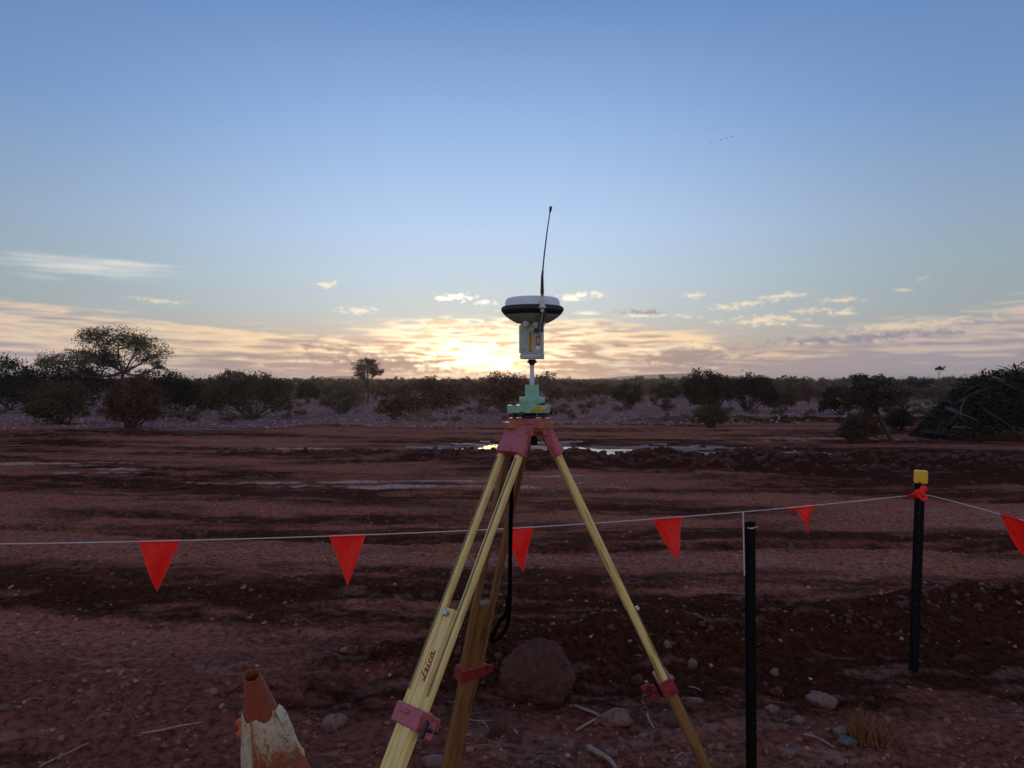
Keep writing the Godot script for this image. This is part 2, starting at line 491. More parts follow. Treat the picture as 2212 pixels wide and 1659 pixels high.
func small_clouds(im: Image, az0: float, el1: float, per: float) -> void:
	# azimuth, elevation, half width, half height (degrees), tilt, 1 lit .. 0 grey, strength
	var list := [
		[-29.0, 7.45, 5.2, 0.62, -0.02, 1.0, 0.55], [-26.5, 7.7, 2.8, 0.35, 0.03, 1.0, 0.5], [-31.5, 7.9, 2.8, 0.35, -0.08, 0.9, 0.4], [-31.5, 6.7, 1.8, 0.25, 0.0, 0.9, 0.3],
		[-13.6, 7.0, 0.8, 0.22, 0.1, 1.0, 0.9], [-4.2, 6.25, 1.4, 0.28, 0.02, 1.0, 0.95], [-2.0, 5.9, 0.7, 0.16, 0.0, 1.0, 0.8], [-11.4, 5.2, 1.4, 0.3, 0.03, 1.0, 0.6],
		[5.15, 6.4, 1.4, 0.26, 0.06, 1.0, 0.9], [4.6, 6.1, 0.7, 0.14, 0.06, 1.0, 0.8], [9.7, 5.05, 1.8, 0.22, 0.0, 0.0, 0.9], [9.7, 4.87, 1.9, 0.12, 0.0, 1.0, 0.9], [13.2, 6.25, 0.95, 0.2, 0.02, 1.0, 0.85],
		[16.6, 5.5, 1.9, 0.2, 0.07, 1.0, 0.85], [19.3, 6.0, 1.5, 0.22, 0.05, 1.0, 0.9], [15.9, 5.3, 0.7, 0.2, 0.0, 1.0, 0.7], [18.1, 4.35, 2.3, 0.36, 0.02, 1.0, 0.9], [23.0, 5.78, 1.5, 0.2, -0.01, 0.45, 0.9], [23.0, 5.6, 1.4, 0.12, -0.01, 1.0, 0.8],
		[20.8, 4.95, 0.7, 0.18, 0.0, 1.0, 0.7], [22.3, 4.9, 0.6, 0.2, -0.3, 1.0, 0.85], [23.3, 4.75, 0.7, 0.2, 0.1, 1.0, 0.85], [5.6, 5.1, 0.9, 0.18, -0.05, 1.0, 0.5], [-24.8, 5.5, 1.7, 0.13, -0.06, 1.0, 0.7],
		[26.9, 6.1, 0.6, 0.13, -0.1, 1.0, 0.4], [28.0, 6.75, 0.6, 0.18, 0.3, 1.0, 0.35], [-13.1, 2.45, 1.4, 0.24, -0.02, 0.0, 0.75], [-17.3, 2.6, 2.3, 0.38, 0.04, 0.0, 0.45], [12.8, 4.75, 0.9, 0.12, -0.08, 1.0, 0.6], [14.8, 4.3, 0.7, 0.12, 0.0, 1.0, 0.6], [21.0, 3.95, 1.0, 0.12, -0.1, 1.0, 0.55],
		[3.0, 3.9, 3.2, 0.3, 0.03, 0.25, 0.5], [6.0, 1.9, 2.4, 0.42, 0.02, 0.1, 0.55], [1.4, 2.3, 1.3, 0.2, 0.02, 0.4, 0.5], [-5.2, 3.1, 2.0, 0.2, 0.02, 0.45, 0.5], [-9.0, 3.2, 2.4, 0.22, 0.0, 0.5, 0.4],
		[24.5, 3.0, 6.0, 0.36, 0.055, 0.0, 0.95], [30.0, 2.45, 5.0, 0.25, 0.02, 0.0, 0.5], [27.0, 3.75, 4.6, 0.26, 0.07, 0.9, 0.6], [-9.5, 1.35, 5.6, 0.7, -0.06, 0.0, 0.9], [13.5, 1.6, 4.6, 0.8, 0.03, 0.0, 0.8], [8.2, 1.25, 2.2, 0.14, -0.03, 1.0, 0.55], [11.2, 2.5, 2.6, 0.16, 0.12, 1.0, 0.55], [16.5, 1.4, 3.0, 0.14, -0.04, 0.9, 0.4],
	]
	for q in list:
		var x0 := int((q[0] - q[2] * 1.5 - az0) * per)
		var x1 := int((q[0] + q[2] * 1.5 - az0) * per)
		var y0 := int((el1 - q[1] - q[3] * 2.2 - absf(q[4]) * q[2]) * per)
		var y1 := int((el1 - q[1] + q[3] * 2.2 + absf(q[4]) * q[2]) * per)
		for y in range(maxi(y0, 0), mini(y1, im.get_height())):
			for x in range(maxi(x0, 0), mini(x1, im.get_width())):
				var az := az0 + x / per
				var el := el1 - y / per
				var u: float = (az - q[0]) / q[2]
				var w: float = (el - q[1] - (az - q[0]) * q[4]) / q[3]
				var r := sqrt(u * u + w * w)
				var a := 0.0
				if q[6] < 0.56:      # soft veils
					r += noise_b.get_noise_2d(az * 1.6, el * 26.0) * 0.7
					a = smoothstep(1.25, -0.1, r) * q[6] * 1.35
				else:
					r += noise_b.get_noise_2d(az * 9.0 + el * 4.0, el * 30.0) * 1.1 + noise_c.get_noise_2d(az * 22.0, el * 66.0) * 0.7
					a = smoothstep(1.15, 0.15, r) * q[6]
				if a < 0.01:
					continue
				var da := absf(az - SUN_AZ)
				var bright := lin(255, 244, 215).lerp(lin(248, 226, 192), smoothstep(6.0, 24.0, da)) * (1.0 + 0.7 * exp(-da * da / 60.0))
				var grey := lin(164, 138, 128).lerp(lin(146, 142, 158), smoothstep(8.0, 26.0, da))
				if q[6] < 0.56 and q[1] > 6.5:
					bright = lin(228, 226, 218)
				im.set_pixel(x, y, im.get_pixel(x, y).lerp(grey.lerp(bright, q[5]), a))

func make_sky() -> Texture2D:
	for t in [[186, 160, 146], [206, 182, 160], [196, 205, 206], [192, 212, 228], [185, 211, 242], [151, 184, 230], [107, 144, 196], [92, 128, 184], [86, 118, 172]]:
		sky_front.push_back(lin(t[0], t[1], t[2]))
	for t in [[178, 160, 156], [170, 164, 162], [160, 170, 172], [154, 172, 180], [146, 168, 192], [116, 150, 196], [95, 132, 185], [90, 124, 180], [86, 118, 172]]:
		sky_side.push_back(lin(t[0], t[1], t[2]))
	for t in [[214, 192, 184], [222, 198, 190], [224, 202, 194], [222, 204, 200], [216, 202, 204], [196, 194, 208], [170, 180, 206], [124, 150, 196], [86, 118, 172]]:
		sky_rear.push_back(lin(t[0], t[1], t[2]))
	# the whole sky coarsely, then the part with detailed cloud finely
	var w := 512
	var h := 256
	var low := Image.create_empty(w, h, false, Image.FORMAT_RGBF)
	for y in h:
		var el := 90.0 - (y + 0.5) * 180.0 / h
		for x in w:
			low.set_pixel(x, y, sky_at((x + 0.5) * 360.0 / w - 180.0, maxf(el, -1.0)))
	low.resize(4096, 2048, Image.INTERPOLATE_CUBIC)
	var per := 4096.0 / 360.0
	var az0 := -39.375          # a whole number of pixels from the middle
	var el1 := 32.34375
	var pw := int(78.75 * per)
	var ph := int(34.45 * per)
	var fine := Image.create_empty(pw, ph, false, Image.FORMAT_RGBF)
	for y in ph:
		var el := el1 - (y + 0.5) / per
		for x in pw:
			fine.set_pixel(x, y, sky_at(az0 + (x + 0.5) / per, maxf(el, -1.0)))
	small_clouds(fine, az0, el1, per)
	low.blit_rect(fine, Rect2i(0, 0, pw, ph), Vector2i(int((az0 + 180.0) * per), int((90.0 - el1) * per)))
	# Godot's panorama begins at -z: swap the halves
	var out := Image.create_empty(4096, 2048, false, Image.FORMAT_RGBF)
	out.blit_rect(low, Rect2i(2048, 0, 2048, 2048), Vector2i(0, 0))
	out.blit_rect(low, Rect2i(0, 0, 2048, 2048), Vector2i(2048, 0))
	return ImageTexture.create_from_image(out)

# ------------------------------------------------------------------ ground
# puddles: x, distance, half width, half length
const PUDDLES := [[3.55, 17.55, 1.5, 0.75], [1.35, 19.3, 0.5, 0.55], [-0.22, 19.6, 0.5, 0.8], [-1.25, 18.9, 0.5, 0.35], [2.45, 18.6, 0.7, 0.45]]
const WATER := -0.055

static func bump(x: float, d: float, cx: float, cd: float, sx: float, sd: float) -> float:
	var a := (x - cx) / sx
	var b := (d - cd) / sd
	var q := a * a + b * b
	return exp(-q) if q < 9.0 else 0.0

func windrow(x: float, d: float) -> float:      # the near bank of loose earth
	var line := steps(x, [-4.0, -1.6, -0.6, 0.1, 1.2, 2.0, 3.4, 6.0], [3.5, 3.9, 4.3, 4.55, 4.75, 5.05, 5.4, 5.9])
	var tall := steps(x, [-4.0, -1.6, -0.6, 0.1, 1.2, 2.0, 3.2, 4.6, 6.0], [0.05, 0.07, 0.11, 0.15, 0.14, 0.15, 0.15, 0.10, 0.08])
	var q := (d - line - noise_a.get_noise_2d(x * 14.0, 3.0) * 0.16) / (0.36 if d < line else 0.26)
	return tall * exp(-q * q) * (1.0 + 0.5 * noise_b.get_noise_2d(x * 26.0, d * 10.0)) if absf(q) < 3.0 else 0.0

func churned(x: float, d: float) -> float:      # banks of dark mud by the puddles
	var line := steps(x, [-8.0, -3.0, 0.0, 3.0, 7.0, 12.0, 20.0], [17.2, 16.4, 15.6, 14.9, 14.3, 14.3, 15.0])
	var tall := steps(x, [-9.0, -5.0, -1.0, 2.0, 6.0, 12.0, 20.0], [0.02, 0.10, 0.15, 0.2, 0.24, 0.2, 0.1])
	var q := (d - line - noise_a.get_noise_2d(x * 5.0, 9.0) * 0.5) / (1.3 if d < line else 0.75)
	var a := tall * exp(-q * q) if absf(q) < 3.0 else 0.0
	line = steps(x, [3.0, 9.0, 20.0, 40.0], [33.0, 30.5, 29.0, 29.0])
	q = (d - line) / 0.8
	if absf(q) < 3.0:
		a += 0.22 * smoothstep(2.0, 6.0, x) * exp(-q * q)
	a += 0.16 * bump(x, d, -5.9, 25.5, 1.6, 1.0) + 0.14 * bump(x, d, -13.0, 23.0, 3.0, 1.0)
	return a * (1.0 + 0.7 * noise_b.get_noise_2d(x * 7.0, d * 5.0))

# tyre tracks: distance at x = 0, slope, bend
const TRACKS := [[5.75, 0.05, 0.01], [7.6, -0.09, 0.012], [9.6, 0.13, -0.006], [11.6, 0.02, 0.004]]

func tracks(x: float, d: float) -> Vector2:      # (height, how much pressed)
	var h := 0.0
	var g_most := 0.0
	if d > 4.6 and d < 15.0:
		for t in TRACKS:
			var dc: float = d - (t[0] + t[1] * x + t[2] * x * x) - noise_a.get_noise_2d(x * 3.0, t[0] * 20.0) * 0.12
			for off in [0.0, 1.5]:
				var q: float = (dc - off) / 0.15
				if absf(q) < 2.2:
					var g := exp(-q * q * q * q) * smoothstep(-0.25, 0.15, noise_b.get_noise_2d(x * 2.0 + off * 40.0, t[0] * 9.0))
					h += g * (-0.024 + 0.008 * sin((x + absf(q) * 0.07) * 56.0)) + 0.012 * exp(-pow((absf(q) - 1.35) / 0.3, 2.0))
					g_most = maxf(g_most, g)
	return Vector2(h, g_most)

func ground_height(x: float, z: float) -> float:
	var d := -z
	var r := sqrt(x * x + d * d)
	if r > 70.0 or d < 0.5:
		return noise_a.get_noise_2d(x * 0.4, d * 0.4) * 0.1 * smoothstep(70.0, 120.0, r)
	var h := noise_a.get_noise_2d(x * 0.9, d * 1.8) * 0.045 * smoothstep(2.0, 7.0, d)
	var rough := 1.0
	if d < 15.0:
		h += tracks(x, d).x
	if d < 7.0:
		h += windrow(x, d)
		h += 0.13 * bump(x, d, 2.75, 3.35, 0.55, 0.3)
		h -= 0.05 * bump(x, d, 2.9, 3.9, 0.7, 0.25)
		rough = 1.3
	if d > 10.0 and d < 35.0:
		h += churned(x, d)
		for p in PUDDLES:
			h -= 0.15 * bump(x, d, p[0], p[1], p[2], p[3])
	h += noise_b.get_noise_2d(x * 12.0, d * 16.0) * 0.022 * rough
	h += noise_c.get_noise_2d(x * 34.0, d * 40.0) * 0.014 * rough
	if d < 9.0:
		h += absf(noise_b.get_noise_2d(x * 95.0, d * 95.0)) * 0.016 * smoothstep(9.0, 6.0, d)
	return h

func ground_color(x: float, d: float, h: float) -> Color:
	var dry := Color(0.49, 0.160, 0.096)
	var dark := Color(0.080, 0.024, 0.014)
	var pale := Color(0.52, 0.25, 0.18)
	var gravel := Color(0.34, 0.195, 0.185)
	var s := noise_a.get_noise_2d(x * 1.1 + 40.0, d * 4.2 + x * 0.5)
	var m := noise_b.get_noise_2d(x * 3.4 - d * 0.6, d * 15.0 + 70.0)
	var f := noise_c.get_noise_2d(x * 14.0, d * 44.0)
	var k := 0.36 - s * 1.5 - m * 1.1 - f * 0.8
	# loose dark earth in front and on banks; foreground shade painted in too
	k += 0.75 * smoothstep(4.75, 4.1, d + s * 0.8 - clampf(x * 0.25, -0.4, 0.8))
	if d < 7.0:
		k += windrow(x, d) * 5.5
		# the reddish wheel track on the left
		var track := d - steps(x, [-3.0, -2.0, -1.35, -0.9], [3.2, 3.55, 4.1, 4.25])
		k -= 0.75 * exp(-track * track / 0.02) * smoothstep(-0.9, -1.4, x)
		k -= 0.5 * bump(x, d, 1.55, 3.45, 0.45, 0.13)
	elif d < 12.0:
		k += 1.0 * bump(x, d, 2.35, 9.7, 1.0, 0.5) + 0.9 * bump(x, d, 0.9, 7.3, 1.5, 0.25) + 1.0 * bump(x, d, -1.9, 6.6, 1.6, 0.35) + 0.8 * bump(x, d, 3.4, 8.0, 1.8, 0.25) + 0.7 * bump(x, d, -3.2, 5.4, 1.0, 0.18) + 0.6 * bump(x, d, -0.8, 7.9, 1.2, 0.2)
	if d > 10.5:
		k += churned(x, d) * 4.2 + 0.55 * smoothstep(-4.0, 1.0, x) * smoothstep(12.5, 14.0, d) * smoothstep(23.0, 19.0, d) + 0.5 * smoothstep(3.0, 6.0, x) * smoothstep(11.0, 12.0, d) * smoothstep(16.0, 14.0, d)
	if d < 15.0:
		k += tracks(x, d).y * 0.3
	k = clampf(k, 0.5 * smoothstep(4.9, 4.2, d), 1.0)
	var c := dry.lerp(dark, k)
	if d > 5.0:
		c = c.lerp(Color(0.17, 0.056, 0.036), 0.3 * k * smoothstep(5.0, 6.5, d) * smoothstep(13.0, 11.0, d))
	c = c.lerp(pale, smoothstep(0.2, 0.5, -m * 0.5 - f * 0.9 + s * 0.3) * 0.75 * (1.0 - k * 0.6))
	c = c.lerp(Color(0.74, 0.42, 0.33), smoothstep(0.34, 0.62, painted_sheen(x, d)))  # reflected sky on wet mud, painted in as a pale tone
	var edge := steps(x, [-30.0, -12.0, -5.0, 2.0, 10.0, 30.0], [27.0, 27.0, 27.5, 31.0, 33.0, 33.0]) + s * 5.0
	var g := smoothstep(edge - 2.0, edge + 2.0, d)
	if g > 0.0:
		var gc := gravel * (1.0 + f * 0.9 + m * 0.5)
		c = c.lerp(gc.lerp(dry, clampf(0.15 + s * 1.3 + 0.5 * smoothstep(90.0, 200.0, d), 0.0, 0.8)), g)
	return c

# how slick and wet the ground is
func wetness(x: float, d: float) -> float:
	if d < 9.0 or d > 25.0:
		return 0.0
	var s := noise_b.get_noise_2d(x * 2.0 + d * 1.2, d * 22.0 - x * 0.8) + 0.55 * noise_c.get_noise_2d(x * 9.0, d * 34.0)
	var w := 0.0
	for p in PUDDLES:
		w += 0.8 * bump(x, d, p[0], p[1], p[2] * 1.7, p[3] * 1.6)
	return w * 0.9 + s * 0.8 if w > 0.06 else 0.0

func painted_sheen(x: float, d: float) -> float:      # sky sheen on smooth wet mud, painted as pale smears
	if d < 9.0 or d > 25.0:
		return 0.0
	var w := 0.0
	w += 0.75 * bump(x, d, -5.4, 18.4, 0.8, 0.35) + 0.75 * bump(x, d, -4.4, 17.4, 1.0, 0.3) + 0.6 * bump(x, d, -3.8, 16.9, 0.8, 0.2) + 0.6 * bump(x, d, -6.9, 13.6, 0.7, 0.4) + 0.5 * bump(x, d, -9.5, 14.8, 1.4, 0.4)
	w += 0.55 * bump(x, d, -1.7, 12.3, 2.2, 0.16) + 0.5 * bump(x, d, -1.2, 11.7, 2.4, 0.12) + 0.5 * bump(x, d, 1.2, 12.9, 0.8, 0.15)
	w += 0.45 * bump(x, d, 8.5, 21.5, 2.6, 0.4)
	return w * 0.98 + 0.9 * noise_b.get_noise_2d(x * 2.0 + d * 2.2, d * 22.0 - x * 1.5) + 0.5 * noise_c.get_noise_2d(x * 9.0, d * 34.0) if w > 0.04 else 0.0

func make_ground() -> void:
	var angles := PackedFloat32Array()
	var half := deg_to_rad(38.5)
	var wide := 744
	for k in wide + 1:
		angles.push_back(-half + 2.0 * half * k / wide)
	for k in range(1, 60):
		angles.push_back(half + (TAU - 2.0 * half) * k / 60.0)
	var radii := PackedFloat32Array([0.0, 0.5, 1.0, 1.5, 2.0, 2.4, 2.7])
	while radii[-1] < 62.0:
		radii.push_back(radii[-1] * (1.0066 + 0.0004 * minf(radii[-1], 4.0)))
	while radii[-1] < 6000.0:
		radii.push_back(radii[-1] * 1.06)
	var na := angles.size()
	var nr := radii.size()
	var v := PackedVector3Array()
	var c := PackedColorArray()
	var uv := PackedVector2Array()
	var wet := PackedByteArray()
	v.resize(na * nr)
	c.resize(na * nr)
	uv.resize(na * nr)
	wet.resize(na * nr)
	for r in nr:
		var rad := radii[r]
		for a in na:
			var x := sin(angles[a]) * rad
			var z := -cos(angles[a]) * rad
			var i := r * na + a
			var seen := a <= wide or rad < 12.0
			var h := ground_height(x, z) if seen else 0.0
			v[i] = Vector3(x, h, z)
			uv[i] = Vector2(x, z) * 0.71 + Vector2(0.21, 0.13) * h
			var col := ground_color(x, -z, h) if seen else Color(0.2, 0.1, 0.09)
			if seen:
				var w := wetness(x, -z)
				if w > 0.52 and h < 0.07:
					wet[i] = 1
					col = col.lerp(Color(0.20, 0.10, 0.085), 0.75)
			c[i] = col
	var n := PackedVector3Array()
	n.resize(na * nr)
	for r in nr:
		for a in na:
			var i := r * na + a
			var du := v[r * na + (a + 1) % na] - v[r * na + (a + na - 1) % na]
			var dr := v[mini(r + 1, nr - 1) * na + a] - v[maxi(r - 1, 0) * na + a]
			var nn := du.cross(dr)
			n[i] = Vector3.UP if r == 0 or nn.length_squared() < 1e-14 else (nn.normalized() if nn.y > 0.0 else -nn.normalized())
	var dry_i := PackedInt32Array()
	var wet_i := PackedInt32Array()
	for r in nr - 1:
		for a in na:
			var p := r * na + a
			var q := r * na + (a + 1) % na
			var t := wet[p] + wet[q] + wet[p + na] + wet[q + na] >= 2
			# clockwise seen from above
			if t:
				wet_i.append_array([p, p + na, q, q, p + na, q + na])
			else:
				dry_i.append_array([p, p + na, q, q, p + na, q + na])
	var out := ArrayMesh.new()
	for k in 2:
		var arr := []
		arr.resize(Mesh.ARRAY_MAX)
		arr[Mesh.ARRAY_VERTEX] = v
		arr[Mesh.ARRAY_NORMAL] = n
		arr[Mesh.ARRAY_COLOR] = c
		arr[Mesh.ARRAY_TEX_UV] = uv
		arr[Mesh.ARRAY_INDEX] = dry_i if k == 0 else wet_i
		out.add_surface_from_arrays(Mesh.PRIMITIVE_TRIANGLES, arr)
		out.surface_set_material(k, M.soil_dry if k == 0 else M.soil_slick)
	struct("ground", out)

func make_puddles() -> void:
	for p in PUDDLES:
		var mb := MB.new()
		var ring := []
		for k in 28:
			var a := TAU * k / 28
			ring.push_back(Vector3(p[0] + cos(a) * p[2] * 1.25, WATER, -p[1] + sin(a) * p[3] * 1.25))
		mb.face(ring, Vector3(p[0], -5, -p[1]))
		struct("puddle", mb.mesh(M.muddy_water))

func make_hills() -> void:
	# distance, list of x and top in the measured frame
	for q in [
		[1250.0, [1150, 1200, 1260, 1310, 1350, 1400, 1450, 1500, 1560, 1640, 1720], [826, 823, 820, 816.5, 813, 810, 808, 807.5, 811, 818, 826]],
		[1900.0, [1480, 1600, 1690, 1760, 1830, 1900, 2000, 2212, 2400], [826, 822.5, 821, 820.5, 822, 820, 819, 818, 824]],
		[1700.0, [620, 680, 730, 760, 800, 860, 930, 990], [826, 817, 812.5, 812, 816, 820, 820, 826]],
		[1600.0, [-300, -100, 60, 200, 350, 450, 560], [826, 820, 819, 818, 816, 820, 826]],
	]:
		var d: float = q[0]
		var rows := [PackedVector3Array(), PackedVector3Array(), PackedVector3Array(), PackedVector3Array()]
		var xs: Array = q[1]
		for k in 121:
			var x := lerpf(xs[0], xs[-1], k / 120.0)
			var y := steps(x, xs, q[2]) - noise_c.get_noise_2d(x * 3.0, d) * 1.2 - 0.5
			var top := maxf(0.3, at(x, y, d).y)
			if k == 0 or k == 120:
				top = -1.0
			rows[0].push_back(Vector3(at(x, y, d).x, -1.0, -d + 260.0))
			rows[1].push_back(Vector3(at(x, y, d).x, top * 0.55, -d + 110.0 + 25.0 * noise_b.get_noise_1d(x * 4.0)))
			rows[2].push_back(Vector3(at(x, y, d).x, top, -d))
			rows[3].push_back(Vector3(at(x, y, d).x, -1.0, -d - 300.0))
		var mb := MB.new()
		mb.color = Color(0.06, 0.06, 0.045)
		mb.smooth_grid([rows[3], rows[2], rows[1], rows[0]])
		struct("hill", mb.mesh(M.bark))

# ------------------------------------------------------------------ loose earth, stones, sticks
func lump(rng: RandomNumberGenerator, detail: int, rough: float, seed_: int, cut_share := 0.85) -> MB:
	var s := SphereMesh.new()
	s.radial_segments = detail * 2
	s.rings = detail
	var arr := s.get_mesh_arrays()
	var pts: PackedVector3Array = arr[Mesh.ARRAY_VERTEX]
	var f := FastNoiseLite.new()
	f.seed = seed_
	f.frequency = 1.1
	var cuts := []
	for k in 7:
		cuts.push_back([Vector3(rng.randf_range(-1, 1), rng.randf_range(-1, 1), rng.randf_range(-1, 1)).normalized(), rng.randf_range(0.28, 0.42)])
	for k in pts.size():
		var p := pts[k]
		p *= 1.0 + rough * f.get_noise_3dv(p * 2.0) + rough * 0.4 * f.get_noise_3dv(p * 7.0)
		for cut in cuts:
			var over: float = p.dot(cut[0]) - cut[1]
			if over > 0.0:
				p -= cut[0] * over * cut_share
		pts[k] = p
	var mb := MB.new()
	mb.v = pts
	mb.idx = arr[Mesh.ARRAY_INDEX]
	mb.n.resize(pts.size())
	mb.uv.resize(pts.size())
	mb.c.resize(pts.size())
	mb.c.fill(Color.WHITE)
	# normals from the faces, joined where points meet
	var sum := {}
	for k in range(0, mb.idx.size(), 3):
		var a := pts[mb.idx[k]]
		var nn := (pts[mb.idx[k + 2]] - a).cross(pts[mb.idx[k + 1]] - a)
		for j in 3:
			var key := pts[mb.idx[k + j]].snapped(Vector3.ONE * 1e-4)
			sum[key] = sum.get(key, Vector3.ZERO) + nn
	for k in pts.size():
		mb.n[k] = (sum.get(pts[k].snapped(Vector3.ONE * 1e-4), Vector3.UP) as Vector3).normalized()
	return mb

func scatter(called: String, mesh_: Mesh, rng: RandomNumberGenerator, count: int, pick: Callable) -> void:
	var where := []
	var tone := []
	for k in count:
		var q = pick.call(rng)
		if q == null:
			continue
		where.push_back(q[0])
		tone.push_back(q[1])
	var mm := MultiMesh.new()
	mm.transform_format = MultiMesh.TRANSFORM_3D
	mm.use_colors = true
	mm.mesh = mesh_
	mm.instance_count = where.size()
	for k in where.size():
		mm.set_instance_transform(k, where[k])
		mm.set_instance_color(k, tone[k])
	var o := MultiMeshInstance3D.new()
	o.name = numbered(called)
	o.multimesh = mm
	o.set_meta("kind", "stuff")
	add_child(o, true)

func tossed(rng: RandomNumberGenerator, p: Vector3, size: float, flat := 0.7) -> Transform3D:
	var b := Basis.from_euler(Vector3(rng.randf_range(-0.5, 0.5), rng.randf() * TAU, rng.randf_range(-0.5, 0.5)))
	return Transform3D(b.scaled_local(Vector3(size * rng.randf_range(0.8, 1.3), size * flat * rng.randf_range(0.7, 1.2), size * rng.randf_range(0.7, 1.1))), p + Vector3(0, size * 0.12, 0))

func make_loose_earth() -> void:
	var rng := RandomNumberGenerator.new()
	rng.seed = 5
	for k in 3:
		var m := lump(rng, 5, 0.35, 100 + k).mesh(M.clod)
		# crumbs over the near ground
		scatter("soil_crumbs", m, rng, 1500, func(r: RandomNumberGenerator):
			var d := 2.7 * pow(2.7, r.randf())
			var x := r.randf_range(-0.72, 0.72) * d
			var bank := windrow(x, d)
			if r.randf() > 0.35 + bank * 6.0 and d > 4.2:
				return null
			var size := 0.004 + 0.014 * pow(r.randf(), 3.0)
			var c := ground_color(x, d, 0.0) * r.randf_range(0.6, 1.15)
			if r.randf() < 0.06:
				c = Color(0.34, 0.2, 0.16) * r.randf_range(0.5, 1.2)
			return [tossed(r, Vector3(x, ground_height(x, -d), -d), size * 2.0), c])
		# clods on the banks
		scatter("clods", m, rng, 900, func(r: RandomNumberGenerator):
			var x := r.randf_range(-3.0, 4.5)
			var d := r.randf_range(3.4, 6.0)
			if windrow(x, d) < 0.035 + r.randf() * 0.08:
				return null
			return [tossed(r, Vector3(x, ground_height(x, -d), -d), 0.012 + 0.05 * pow(r.randf(), 3.5)), ground_color(x, d, 0.0) * r.randf_range(0.8, 1.3)])
		scatter("mud_clods", m, rng, 2600, func(r: RandomNumberGenerator):
			var x := r.randf_range(-9.0, 14.0)
			var d := r.randf_range(12.5, 19.0)
			if churned(x, d) < 0.05 + r.randf() * 0.1:
				return null
			return [tossed(r, Vector3(x, ground_height(x, -d), -d), 0.04 + 0.11 * pow(r.randf(), 2.5)), Color(0.07, 0.022, 0.016) * r.randf_range(0.7, 1.3)])
		# stones of the plain
		scatter("plain_stones", m, rng, 5200, func(r: RandomNumberGenerator):
			var d := 24.0 * pow(3.2, r.randf())
			var x := r.randf_range(-0.72, 0.72) * d
			if d < 27.0 + 0.2 * clampf(x, -5.0, 20.0):
				return null
			return [tossed(r, Vector3(x, ground_height(x, -d), -d), 0.04 + 0.10 * pow(r.randf(), 2.0)), Color(0.34, 0.2, 0.19) * r.randf_range(0.45, 1.25)])
		# small pebbles on the worked ground
		scatter("pebbles", m, rng, 700, func(r: RandomNumberGenerator):
			var d := 4.5 * pow(4.0, r.randf())
			var x := r.randf_range(-0.72, 0.72) * d
			return [tossed(r, Vector3(x, ground_height(x, -d), -d), 0.01 + 0.035 * pow(r.randf(), 4.0)), Color(0.3, 0.12, 0.085) * r.randf_range(0.4, 1.2)])
	# chips and straw lying about
	var st := MB.new()
	st.tube([Vector3(-0.5, 0, 0), Vector3(0, 0.06, 0.03), Vector3(0.5, 0, 0)], [0.035, 0.04, 0.02], 4)
	scatter("straw_litter", st.mesh(M.clod), rng, 220, func(r: RandomNumberGenerator):
		var d := 2.7 * pow(2.1, r.randf())
		var x := r.randf_range(-0.72, 0.72) * d
		var l := 0.015 + 0.05 * pow(r.randf(), 2.0)
		return [Transform3D(Basis.from_euler(Vector3(0, r.randf() * TAU, r.randf_range(-0.2, 0.2))).scaled_local(Vector3(l, l, l)), Vector3(x, ground_height(x, -d) + 0.006, -d)), Color(0.34, 0.22, 0.16) * r.randf_range(0.5, 1.1)])

